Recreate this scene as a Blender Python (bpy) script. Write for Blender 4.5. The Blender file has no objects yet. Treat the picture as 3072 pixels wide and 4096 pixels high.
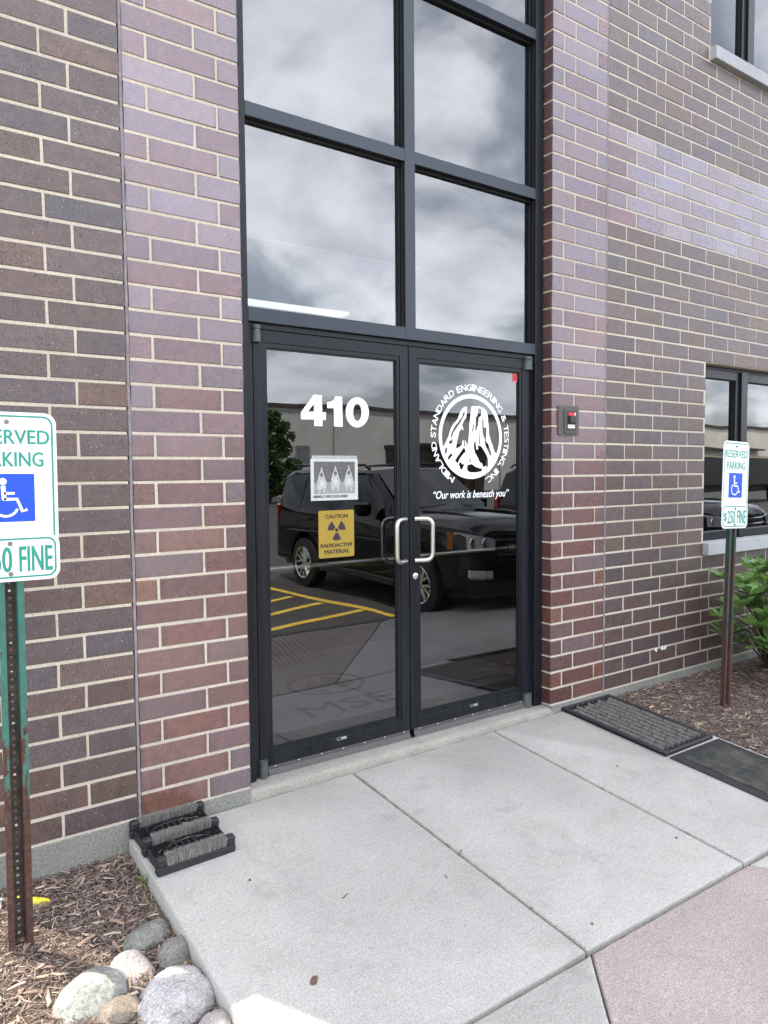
import bpy, bmesh, math, random
from mathutils import Vector, Matrix, noise as mnoise
from mathutils.geometry import tessellate_polygon

S = 0.0254                      # everything below is laid out in inches
sc = bpy.context.scene
COL = sc.collection
R = math.radians
rnd = random.Random(7)

# ------------------------------------------------------------------ camera
cam_d = bpy.data.cameras.new('camera')
cam = bpy.data.objects.new('camera', cam_d)
COL.objects.link(cam)
right = Vector((0.81822518, -0.57484077, -0.0081019))
down = Vector((-0.03816085, -0.04024548, -0.99846084))
fwd = Vector((0.57362993, 0.81727498, -0.05486628))
M = Matrix.Identity(4)
for i in range(3):
    M[i][0], M[i][1], M[i][2] = right[i], -down[i], -fwd[i]
M[0][3], M[1][3], M[2][3] = -55.6255 * S, -122.2368 * S, 57.462 * S
cam.matrix_world = M
cam_d.sensor_fit = 'HORIZONTAL'
cam_d.sensor_width = 36
cam_d.lens = 36 * 2954.6 / 3072
cam_d.clip_start = 0.05
cam_d.clip_end = 4000
sc.camera = cam

# ------------------------------------------------------------------ sky and sun
SUN_EL = R(66.3)
sun_h = Vector((-0.52, 0.854)).normalized()
sunv = Vector((sun_h.x * math.cos(SUN_EL), sun_h.y * math.cos(SUN_EL), math.sin(SUN_EL)))
world = bpy.data.worlds.new('World')
sc.world = world
world.use_nodes = True
wn, wl = world.node_tree.nodes, world.node_tree.links
wn.clear()
def wnode(t, **k):
    n = wn.new(t)
    for a, b in k.items():
        setattr(n, a, b)
    return n
w_out = wnode('ShaderNodeOutputWorld')
w_bg = wnode('ShaderNodeBackground')
w_bg.inputs['Strength'].default_value = 0.1
w_sky = wnode('ShaderNodeTexSky', sky_type='NISHITA')
w_sky.sun_disc = False
w_sky.sun_elevation = SUN_EL
w_sky.sun_rotation = math.atan2(sunv.x, sunv.y)
w_sky.air_density = 1.0
w_sky.dust_density = 1.5
w_tc = wnode('ShaderNodeTexCoord')
w_sep = wnode('ShaderNodeSeparateXYZ')
wl.new(w_tc.outputs['Generated'], w_sep.inputs[0])
def wmath(op, a, b=None, c=None):
    n = wnode('ShaderNodeMath', operation=op)
    for i, v in enumerate((a, b, c)):
        if v is None:
            continue
        if isinstance(v, (int, float)):
            n.inputs[i].default_value = v
        else:
            wl.new(v, n.inputs[i])
    return n.outputs[0]
w_z = wmath('ADD', wmath('MAXIMUM', w_sep.outputs['Z'], 0.0), 0.34)
w_u = wmath('DIVIDE', w_sep.outputs['X'], w_z)
w_v = wmath('DIVIDE', w_sep.outputs['Y'], w_z)
w_cmb = wnode('ShaderNodeCombineXYZ')
wl.new(w_u, w_cmb.inputs[0]); wl.new(w_v, w_cmb.inputs[1])
def wnoise(scale, detail, rough, dist, off):
    mp = wnode('ShaderNodeMapping')
    mp.inputs['Location'].default_value = off
    wl.new(w_cmb.outputs[0], mp.inputs[0])
    n = wnode('ShaderNodeTexNoise')
    n.inputs['Scale'].default_value = scale
    n.inputs['Detail'].default_value = detail
    n.inputs['Roughness'].default_value = rough
    n.inputs['Distortion'].default_value = dist
    wl.new(mp.outputs[0], n.inputs['Vector'])
    return n.outputs['Fac']
def wramp(fac, stops):
    n = wnode('ShaderNodeValToRGB')
    cr = n.color_ramp
    cr.interpolation = 'EASE'
    while len(cr.elements) < len(stops):
        cr.elements.new(0.5)
    for e, (p, c) in zip(cr.elements, stops):
        e.position = p
        e.color = (*c, 1) if len(c) == 3 else c
    wl.new(fac, n.inputs[0])
    return n.outputs['Color']
w_n = wnoise(1.7, 7, 0.52, 0.3, (3.1, 1.7, 0))
w_mask = wramp(w_n, [(0.40, (0.22, 0.22, 0.22)), (0.56, (1, 1, 1))])
w_core = wramp(w_n, [(0.46, (17.8, 18.2, 19.0)), (0.58, (15.2, 15.8, 17.0)), (0.72, (11.6, 12.2, 13.6))])
w_tex = wramp(wnoise(4.2, 6, 0.55, 0.3, (0.4, 5.2, 0)), [(0.30, (0.78, 0.79, 0.82)), (0.65, (1.12, 1.12, 1.12))])
w_mul = wnode('ShaderNodeMixRGB', blend_type='MULTIPLY'); w_mul.inputs[0].default_value = 1.0
wl.new(w_core, w_mul.inputs[1]); wl.new(w_tex, w_mul.inputs[2])
w_shade = w_mul.outputs[0]
w_mix = wnode('ShaderNodeMixRGB')
wl.new(w_mask, w_mix.inputs[0])
wl.new(w_sky.outputs[0], w_mix.inputs[1])
wl.new(w_shade, w_mix.inputs[2])
wl.new(w_mix.outputs[0], w_bg.inputs['Color'])
wl.new(w_bg.outputs[0], w_out.inputs['Surface'])

sun_d = bpy.data.lights.new('sun', 'SUN')
sun_d.energy = 4.5
sun_d.angle = R(0.55)
sun_d.color = (1.0, 0.90, 0.72)
sun = bpy.data.objects.new('sun', sun_d)
sun.rotation_euler = sunv.to_track_quat('Z', 'Y').to_euler()
sun.location = (-5, 8, 15)
COL.objects.link(sun)

vs = sc.view_settings
vs.view_transform = 'Standard'
vs.look = 'None'
vs.gamma = 1.0
vs.exposure = 1.08
vs.use_curve_mapping = False
sc.cycles.use_denoising = True
sc.cycles.use_adaptive_sampling = True
sc.cycles.adaptive_threshold = 0.02
sc.cycles.max_bounces = 5
sc.cycles.diffuse_bounces = 2
sc.cycles.transparent_max_bounces = 10
sc.cycles.glossy_bounces = 3
sc.cycles.caustics_reflective = False
sc.cycles.caustics_refractive = False
sc.cycles.sample_clamp_indirect = 8

# ------------------------------------------------------------------ materials
class NT:
    """tiny node helper"""
    def __init__(s, name):
        s.m = bpy.data.materials.new(name)
        s.m.use_nodes = True
        s.n, s.l = s.m.node_tree.nodes, s.m.node_tree.links
        s.b = s.n['Principled BSDF']
        s.out = s.n['Material Output']
        s._pos = None
    def node(s, t, **k):
        n = s.n.new(t)
        for a, b in k.items():
            setattr(n, a, b)
        return n
    def put(s, v, sock):
        if isinstance(v, bpy.types.NodeSocket):
            s.l.new(v, sock)
        elif isinstance(v, (tuple, list)) and len(v) == 3 and sock.type == 'RGBA':
            sock.default_value = (*v, 1)
        else:
            sock.default_value = v
    def pos(s):
        if s._pos is None:
            s._pos = s.node('ShaderNodeNewGeometry').outputs['Position']
        return s._pos
    def map(s, scale=(1, 1, 1), loc=(0, 0, 0), vec=None):
        m = s.node('ShaderNodeMapping')
        s.l.new(vec or s.pos(), m.inputs[0])
        m.inputs['Scale'].default_value = scale
        m.inputs['Location'].default_value = loc
        return m.outputs[0]
    def noise(s, scale, detail=3, rough=0.55, vec=None, dist=0.0):
        n = s.node('ShaderNodeTexNoise')
        s.l.new(vec or s.pos(), n.inputs['Vector'])
        n.inputs['Scale'].default_value = scale
        n.inputs['Detail'].default_value = detail
        n.inputs['Roughness'].default_value = rough
        n.inputs['Distortion'].default_value = dist
        return n.outputs['Fac']
    def voro(s, scale, vec=None, feature='F1', out='Distance', rnd_=1.0):
        n = s.node('ShaderNodeTexVoronoi', feature=feature)
        s.l.new(vec or s.pos(), n.inputs['Vector'])
        n.inputs['Scale'].default_value = scale
        n.inputs['Randomness'].default_value = rnd_
        return n.outputs[out]
    def ramp(s, fac, stops, interp='LINEAR'):
        n = s.node('ShaderNodeValToRGB')
        cr = n.color_ramp
        cr.interpolation = interp
        while len(cr.elements) < len(stops):
            cr.elements.new(0.5)
        for e, (p, c) in zip(cr.elements, stops):
            e.position = p
            if isinstance(c, (int, float)):
                c = (c, c, c)
            e.color = (*c, 1)
        s.put(fac, n.inputs[0])
        return n.outputs['Color']
    def mix(s, fac, a, b, mode='MIX'):
        n = s.node('ShaderNodeMixRGB', blend_type=mode)
        s.put(fac, n.inputs[0]); s.put(a, n.inputs[1]); s.put(b, n.inputs[2])
        return n.outputs[0]
    def math(s, op, a, b=0.0, clamp=False):
        n = s.node('ShaderNodeMath', operation=op, use_clamp=clamp)
        s.put(a, n.inputs[0]); s.put(b, n.inputs[1])
        return n.outputs[0]
    def bump(s, h, strength=0.3, dist=0.002, normal=None):
        n = s.node('ShaderNodeBump')
        s.put(h, n.inputs['Height'])
        n.inputs['Strength'].default_value = strength
        n.inputs['Distance'].default_value = dist
        if normal:
            s.l.new(normal, n.inputs['Normal'])
        return n.outputs[0]
    def set(s, **k):
        names = {'color': 'Base Color', 'rough': 'Roughness', 'metal': 'Metallic', 'ior': 'IOR', 'normal': 'Normal',
                 'coat': 'Coat Weight', 'coatr': 'Coat Roughness', 'spec': 'Specular IOR Level', 'emis': 'Emission Color',
                 'emis_s': 'Emission Strength', 'alpha': 'Alpha', 'sub': 'Subsurface Weight'}
        for a, v in k.items():
            s.put(v, s.b.inputs[names[a]])
        return s.m

def plain(name, color, rough=0.6, metal=0.0, var=0.12, scale=40, bump=0.0, **k):
    t = NT(name)
    f = t.noise(scale, 4)
    c0 = tuple(max(0, x * (1 - var)) for x in color)
    c1 = tuple(min(1, x * (1 + var)) for x in color)
    t.set(color=t.ramp(f, [(0.3, c0), (0.7, c1)]), rough=rough, metal=metal, **k)
    if bump:
        t.set(normal=t.bump(t.noise(scale * 6, 4), bump, 0.001))
    return t.m

def brick_mat(name, glazed):
    t = NT(name)
    oi = t.node('ShaderNodeObjectInfo')
    base = oi.outputs['Color']
    n1 = t.noise(14, 3)
    col = t.mix(t.math('MULTIPLY', t.ramp(n1, [(0.35, 0), (0.7, 1)]), 0.55), base, t.mix(1.0, base, (1.18, 0.96, 0.82), 'MULTIPLY'))
    n2 = t.noise(260, 3, 0.7)
    col = t.mix(1.0, col, t.ramp(n2, [(0.25, 0.74), (0.75, 1.22)]), 'MULTIPLY')
    # iron spots
    sp = t.noise(1, 1.5, 0.5, dist=0.4, vec=t.map((165, 165, 140) if glazed else (175, 175, 85)))
    spot = t.ramp(sp, [(0.58, 0), (0.62, 1)] if glazed else [(0.565, 0), (0.605, 1)])
    dens = t.ramp(t.noise(9, 2), [(0.35, 0.2), (0.65, 1.0)])
    col = t.mix(t.math('MULTIPLY', spot, t.math('MULTIPLY', dens, 0.9)), col, (0.014, 0.011, 0.012))
    if glazed:
        # crazing cracks and a paler salt bloom on some bricks
        wv = t.mix(0.05, t.pos(), t.node('ShaderNodeTexNoise').outputs['Color'])
        crk = t.voro(34, vec=wv, feature='DISTANCE_TO_EDGE')
        line = t.ramp(crk, [(0.0, 1), (0.06, 0)])
        gate = t.math('GREATER_THAN', oi.outputs['Random'], 0.66)
        col = t.mix(t.math('MULTIPLY', t.math('MULTIPLY', line, gate), 0.6), col, (0.05, 0.03, 0.03))
        bl = t.math('MULTIPLY', t.ramp(t.noise(22, 5, 0.7), [(0.58, 0), (0.78, 1)]), t.math('LESS_THAN', oi.outputs['Random'], 0.5))
        col = t.mix(t.math('MULTIPLY', bl, 0.35), col, (0.34, 0.29, 0.29))
        fl = t.ramp(t.noise(520, 0.5), [(0.74, 0), (0.77, 1)])
        col = t.mix(t.math('MULTIPLY', fl, 0.35), col, (0.5, 0.47, 0.45))
        # kiln flashing: darker, more speckled ends
        gx = t.node('ShaderNodeSeparateXYZ'); t.l.new(t.node('ShaderNodeTexCoord').outputs['Generated'], gx.inputs[0])
        ed = t.math('ABSOLUTE', t.math('SUBTRACT', gx.outputs['X'], 0.5))
        ed = t.ramp(t.math('ADD', ed, t.math('MULTIPLY', t.math('SUBTRACT', t.noise(70, 4, 0.7), 0.5), 0.22)), [(0.40, 0), (0.47, 1)])
        col = t.mix(t.math('MULTIPLY', ed, 0.42), col, t.mix(1.0, col, (0.45, 0.38, 0.38), 'MULTIPLY'))
        mt_ = t.ramp(t.noise(26, 5, 0.65), [(0.3, 0.78), (0.7, 1.25)])
        col = t.mix(1.0, col, mt_, 'MULTIPLY')
        rough = t.ramp(t.noise(60, 4), [(0.3, 0.26), (0.7, 0.42)])
        h = t.mix(0.5, n2, t.noise(90, 2))
        rr = t.math('FRACT', t.math('MULTIPLY', oi.outputs['Random'], 7.31))
        rough = t.math('ADD', t.math('MULTIPLY', rr, 0.10), t.math('MULTIPLY', rough, 0.85))
        t.set(color=col, rough=rough, ior=t.math('ADD', 1.98, t.math('MULTIPLY', t.math('FRACT', t.math('MULTIPLY', oi.outputs['Random'], 23.7)), 0.42)), normal=t.bump(h, 0.13, 0.001))
        t.b.inputs['Specular Tint'].default_value = (0.80, 0.85, 1.0, 1)
    else:
        st = t.noise(1, 3, 0.6, vec=t.map((420, 420, 26)))
        streak = t.ramp(st, [(0.54, 0), (0.62, 1)])
        col = t.mix(t.math('MULTIPLY', streak, 0.4), col, (0.03, 0.025, 0.026))
        wh = t.ramp(t.noise(210, 0.5, vec=t.map((1, 1, 0.5), (4, 2, 1))), [(0.755, 0), (0.775, 1)])
        col = t.mix(t.math('MULTIPLY', wh, 0.7), col, (0.55, 0.52, 0.5))
        mt_ = t.ramp(t.noise(20, 5, 0.65), [(0.3, 0.76), (0.7, 1.3)])
        col = t.mix(1.0, col, mt_, 'MULTIPLY')
        t.set(color=col, rough=t.ramp(t.noise(50, 3), [(0.3, 0.36), (0.7, 0.55)]), ior=1.7,
              normal=t.bump(t.mix(0.45, st, n2), 0.5, 0.0018))
    return t.m

def concrete_mat(name, c=(0.40, 0.388, 0.362), speck=0.85, grain=240, bump=0.35, red=False, rough=0.85, broom=False):
    t = NT(name)
    g = t.noise(grain, 2, 0.65)
    col = t.mix(1.0, c, t.ramp(g, [(0.28, 1 - 0.42 * speck), (0.5, 1.0), (0.74, 1 + 0.5 * speck)]), 'MULTIPLY')
    big = t.noise(1.6, 5, 0.6)
    col = t.mix(1.0, col, t.ramp(big, [(0.3, 0.86), (0.7, 1.1)]), 'MULTIPLY')
    pit = t.ramp(t.voro(230), [(0.0, 1), (0.10, 1), (0.16, 0)])
    gate = t.ramp(t.noise(120, 1), [(0.52, 0), (0.6, 1)])
    col = t.mix(t.math('MULTIPLY', t.math('MULTIPLY', pit, gate), 0.6 * speck), col, (0.10, 0.095, 0.09))
    ag = t.math('MULTIPLY', t.ramp(t.voro(95 if red else 150), [(0.0, 1), (0.16, 1), (0.22, 0)]), t.ramp(t.noise(37 if red else 60, 2), [(0.56, 0), (0.62, 1)]))
    col = t.mix(t.math('MULTIPLY', ag, 0.7 if red else 0.4), col, (0.72, 0.68, 0.66))
    if broom:
        br_ = t.noise(1, 2, 0.6, vec=t.map((14, 420, 60)))
        col = t.mix(1.0, col, t.ramp(br_, [(0.35, 0.93), (0.65, 1.06)]), 'MULTIPLY')
        dirt = t.ramp(t.noise(2.7, 6, 0.7, dist=0.8), [(0.50, 0), (0.72, 1)])
        col = t.mix(t.math('MULTIPLY', dirt, 0.22), col, (0.24, 0.22, 0.19))
    st = t.ramp(t.noise(5.5, 2, 0.5, dist=0.6), [(0.62, 0), (0.76, 1)])
    col = t.mix(t.math('MULTIPLY', st, 0.22), col, (0.17, 0.16, 0.15))
    t.set(color=col, rough=rough, normal=t.bump(t.mix(0.5, g, t.noise(80, 3)), bump, 0.0022))
    return t.m

def glass_mat(name, tint, ior, wav=0.0):
    t = NT(name)
    tr = t.node('ShaderNodeBsdfTransparent'); tr.inputs[0].default_value = (*tint, 1)
    gl = t.node('ShaderNodeBsdfGlossy'); gl.inputs['Roughness'].default_value = 0.0
    gl.inputs['Color'].default_value = (0.97, 0.98, 1, 1)
    fr = t.node('ShaderNodeFresnel'); fr.inputs['IOR'].default_value = ior
    if wav:
        nb = t.bump(t.noise(1.0, 1.0, vec=t.map((2.3, 2.3, 2.9))), 1.0, wav)
        t.l.new(nb, gl.inputs['Normal'])
    mx = t.node('ShaderNodeMixShader')
    gb = t.node('ShaderNodeNewGeometry')          # the rear face of the thin pane only transmits
    t.l.new(t.math('MULTIPLY', fr.outputs[0], t.math('SUBTRACT', 1.0, gb.outputs['Backfacing'])), mx.inputs[0]); t.l.new(tr.outputs[0], mx.inputs[1]); t.l.new(gl.outputs[0], mx.inputs[2])
    t.l.new(mx.outputs[0], t.out.inputs['Surface'])
    return t.m

def vcol_mat(name, rough=0.85, bump=0.4, scale=300, var=0.3):
    t = NT(name)
    a = t.node('ShaderNodeAttribute', attribute_name='Col')
    g = t.noise(1, 3, 0.6, vec=t.map((scale, scale, scale)))
    t.set(color=t.mix(1.0, a.outputs['Color'], t.ramp(g, [(0.3, 1 - var), (0.7, 1 + var)]), 'MULTIPLY'), rough=rough,
          normal=t.bump(g, bump, 0.001))
    return t.m

def granite_mat(name, c0, c1, c2, scale=130):
    t = NT(name)
    g = t.noise(scale, 3, 0.75)
    col = t.ramp(g, [(0.3, c0), (0.5, c1), (0.72, c2)])
    b = t.noise(9, 4, 0.6, dist=0.5)
    col = t.mix(1.0, col, t.ramp(b, [(0.3, 0.72), (0.7, 1.2)]), 'MULTIPLY')
    dk = t.ramp(t.voro(90), [(0.0, 1), (0.15, 1), (0.25, 0)])
    col = t.mix(t.math('MULTIPLY', dk, t.ramp(t.noise(20, 2), [(0.5, 0), (0.62, 0.45)])), col, (0.08, 0.08, 0.075))
    t.set(color=col, rough=0.72, normal=t.bump(t.mix(0.5, g, t.noise(40, 4)), 0.55, 0.0035))
    return t.m

def painted_post_mat():
    t = NT('green_paint_rust')
    sep = t.node('ShaderNodeSeparateXYZ'); t.l.new(t.pos(), sep.inputs[0])
    n = t.noise(24, 5, 0.65, vec=t.map((1, 1, 0.28)))
    h = t.math('ADD', t.math('MULTIPLY', sep.outputs['Z'], 0.36), t.math('MULTIPLY', n, 0.8))
    rust = t.ramp(h, [(0.56, 1), (0.60, 0)])
    rcol = t.ramp(t.noise(70, 5, 0.7), [(0.3, (0.035, 0.02, 0.018)), (0.55, (0.085, 0.038, 0.028)), (0.75, (0.16, 0.075, 0.05))])
    gcol = t.ramp(t.noise(30, 4), [(0.3, (0.03, 0.12, 0.10)), (0.7, (0.045, 0.17, 0.14))])
    oi = t.node('ShaderNodeObjectInfo')
    gcol = t.mix(1.0, gcol, oi.outputs['Color'], 'MULTIPLY')
    rs_ = t.ramp(t.noise(16, 4, .6, vec=t.map((1, 1, .12))), [(0.54, 0), (0.6, 1)])
    rust = t.mix(1.0, rust, t.math('MULTIPLY', rs_, t.math('LESS_THAN', oi.outputs['Alpha'], 0.75)), 'LIGHTEN')
    t.set(color=t.mix(rust, gcol, rcol), rough=t.ramp(rust, [(0, 0.42), (1, 0.8)]), normal=t.bump(t.mix(0.5, rust, t.noise(120, 4)), 0.35, 0.0012))
    return t.m

def metal_frame_mat(name, ior_, tint):
    t = NT(name)
    st = t.noise(1, 4, 0.6, vec=t.map((26, 26, 2.2)))
    sp = t.ramp(t.noise(45, 6, 0.75), [(0.62, 0), (0.8, 1)])
    col = t.ramp(st, [(0.3, (0.007, 0.008, 0.011)), (0.72, (0.016, 0.018, 0.023))])
    col = t.mix(t.math('MULTIPLY', sp, 0.18), col, (0.09, 0.095, 0.105))
    t.set(color=col, rough=t.ramp(st, [(0.3, 0.26), (0.7, 0.4)]), ior=ior_, normal=t.bump(t.noise(180, 3), 0.08, 0.0006))
    t.b.inputs['Specular Tint'].default_value = (*tint, 1)
    return t.m

def asphalt_mat():
    t = NT('asphalt')
    g = t.noise(120, 3, 0.7)
    col = t.ramp(g, [(0.3, (0.035, 0.035, 0.037)), (0.7, (0.095, 0.094, 0.092))])
    col = t.mix(1.0, col, t.ramp(t.noise(0.7, 5, 0.65), [(0.3, 0.7), (0.7, 1.45)]), 'MULTIPLY')
    t.set(color=col, rough=0.85, normal=t.bump(g, 0.5, 0.004))
    return t.m

MAT = dict(
    brick_dark=brick_mat('dark_ironspot_brick', False),
    brick_glz=brick_mat('glazed_red_brick', True),
    mortar=concrete_mat('sand_mortar', (0.56, 0.505, 0.415), 0.7, 260, 0.8),
    concrete=concrete_mat('broom_finished_concrete', broom=True),
    concrete_old=concrete_mat('weathered_concrete', (0.31, 0.295, 0.26), 0.8, 170, 0.8),
    foundation=concrete_mat('foundation_concrete', (0.225, 0.225, 0.205), 0.8, 110, 0.6),
    stone=concrete_mat('grey_limestone', (0.40, 0.41, 0.43), 0.3, 260, 0.3),
    red_conc=concrete_mat('red_tinted_concrete', (0.385, 0.322, 0.312), 1.0, 200, 0.5, red=True, broom=True),
    frame=metal_frame_mat('black_anodised_doors', 1.37, (0.92, 0.95, 1.0)), frame_t=metal_frame_mat('black_anodised_sky_sheen', 1.62, (0.76, 0.86, 1.0)),  # upper bars: same metal, blue sky sheen put into its specular tint
    gasket=plain('black_rubber_gasket', (0.008, 0.008, 0.009), 0.55),
    glass=glass_mat('tinted_entrance_glass', (0.66, 0.67, 0.67), 2.2),
    glass_t=glass_mat('tinted_transom_glass', (0.60, 0.61, 0.62), 2.6),
    steel=plain('brushed_steel', (0.62, 0.60, 0.55), 0.33, 1.0, 0.05, 200),
    alum=plain('bare_aluminium', (0.7, 0.71, 0.72), 0.35, 1.0, 0.08, 60),
    hinge=plain('grey_green_painted_metal', (0.075, 0.09, 0.085), 0.5, 0.0, 0.2),
    sweep=plain('taupe_rubber_sweep', (0.085, 0.075, 0.075), 0.6),
    white_vinyl=plain('white_vinyl', (0.86, 0.9, 0.92), 0.5, var=0.02),
    asphalt=asphalt_mat(),
    yellow_line=plain('yellow_road_paint', (0.85, 0.58, 0.09), 0.7, var=0.2, scale=9),
    soil=plain('dark_bark_soil', (0.07, 0.048, 0.038), 0.95, var=0.5, scale=60, bump=0.8),
    chips=vcol_mat('shredded_bark'),
    bristle=vcol_mat('brush_bristle', 0.8, 0.1, 900, 0.25),
    rubber=plain('black_rubber', (0.022, 0.023, 0.026), 0.55, var=0.3, scale=80, bump=0.15),
    rubber_n=plain('black_rubber_nubs', (0.012, 0.012, 0.014), 0.45, var=0.2),
    sealant=plain('grey_sealant', (0.235, 0.215, 0.23), 0.9, var=0.25, scale=25, bump=0.3),
    sign_white=plain('white_sign_sheeting', (0.86, 0.89, 0.91), 0.4, var=0.03, scale=15),
    sign_green=plain('green_sign_ink', (0.02, 0.29, 0.215), 0.45, var=0.12, scale=20),
    sign_blue=plain('blue_sign_ink', (0.008, 0.075, 0.62), 0.42, var=0.08, scale=20),
    bolt=plain('weathered_bolt', (0.22, 0.21, 0.19), 0.55, 0.6),
    post=painted_post_mat(), rusty_web=plain('dark_rusty_steel', (0.06, 0.05, 0.045), 0.75, var=.5, scale=30, bump=.3),
    caution=plain('yellow_caution_paper', (0.34, 0.235, 0.028), 0.5, var=0.06, scale=12),
    ink=plain('black_ink', (0.012, 0.01, 0.012), 0.6),
    purple=plain('purple_black_ink', (0.03, 0.014, 0.035), 0.6),
    paper=plain('white_paper', (0.52, 0.55, 0.53), 0.6, var=0.04),
    photo_d=plain('dark_grey_photo_print', (0.11, 0.105, 0.108), 0.6, var=0.3, scale=90),
    photo_m=plain('mid_grey_photo_print', (0.27, 0.28, 0.28), 0.6, var=0.15, scale=70),
    photo_l=plain('pale_photo_print', (0.42, 0.43, 0.42), 0.6, var=0.45, scale=220),
    laminate=plain('pale_laminate_edge', (0.36, 0.38, 0.38), 0.35),
    red_stick=plain('red_sticker', (0.75, 0.06, 0.085), 0.45),
    red_lab=plain('red_label', (0.8, 0.02, 0.03), 0.4),
    box=plain('bronze_painted_box', (0.085, 0.078, 0.072), 0.5, var=0.1),
    box_in=plain('dark_key_box', (0.03, 0.028, 0.028), 0.4),
    yellow_tool=plain('yellow_plastic', (0.78, 0.62, 0.04), 0.42, var=0.08),
    leaf=None, stem=plain('brown_stem', (0.1, 0.065, 0.04), 0.8),
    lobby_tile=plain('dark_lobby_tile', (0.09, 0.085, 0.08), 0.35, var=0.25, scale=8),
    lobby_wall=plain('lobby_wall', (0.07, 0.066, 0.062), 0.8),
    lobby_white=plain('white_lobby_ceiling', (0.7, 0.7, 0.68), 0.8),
    lobby_mat=plain('grey_carpet', (0.40, 0.39, 0.38), 0.95, var=0.12, scale=300),
    lobby_ink=plain('maroon_carpet_pile', (0.05, 0.028, 0.028), 0.95),
)
def leaf_mat(name, c0, c1):
    t = NT(name)
    oi = t.node('ShaderNodeObjectInfo')
    col = t.ramp(oi.outputs['Random'], [(0, c0), (1, c1)])
    col = t.mix(1.0, col, t.ramp(t.noise(60, 3), [(0.3, 0.8), (0.7, 1.2)]), 'MULTIPLY')
    t.set(color=col, rough=0.42, ior=1.45, normal=t.bump(t.noise(140, 2), 0.2, 0.001))
    tl = t.node('ShaderNodeBsdfTranslucent'); t.l.new(t.mix(1.0, col, (1.3, 1.5, 0.6), 'MULTIPLY'), tl.inputs[0])
    ad = t.node('ShaderNodeMixShader'); ad.inputs[0].default_value = 0.25
    t.l.new(t.b.outputs[0], ad.inputs[1]); t.l.new(tl.outputs[0], ad.inputs[2]); t.l.new(ad.outputs[0], t.out.inputs['Surface'])
    return t.m
MAT['leaf'] = leaf_mat('shrub_leaf', (0.085, 0.16, 0.05), (0.20, 0.33, 0.10))
def emit_mat(name, c, s):
    t = NT(name)
    return t.set(color=(0.8, 0.8, 0.8), emis=c, emis_s=s)
MAT['lamp'] = emit_mat('lit_diffuser', (1, 0.99, 0.95), 1.1)

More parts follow.
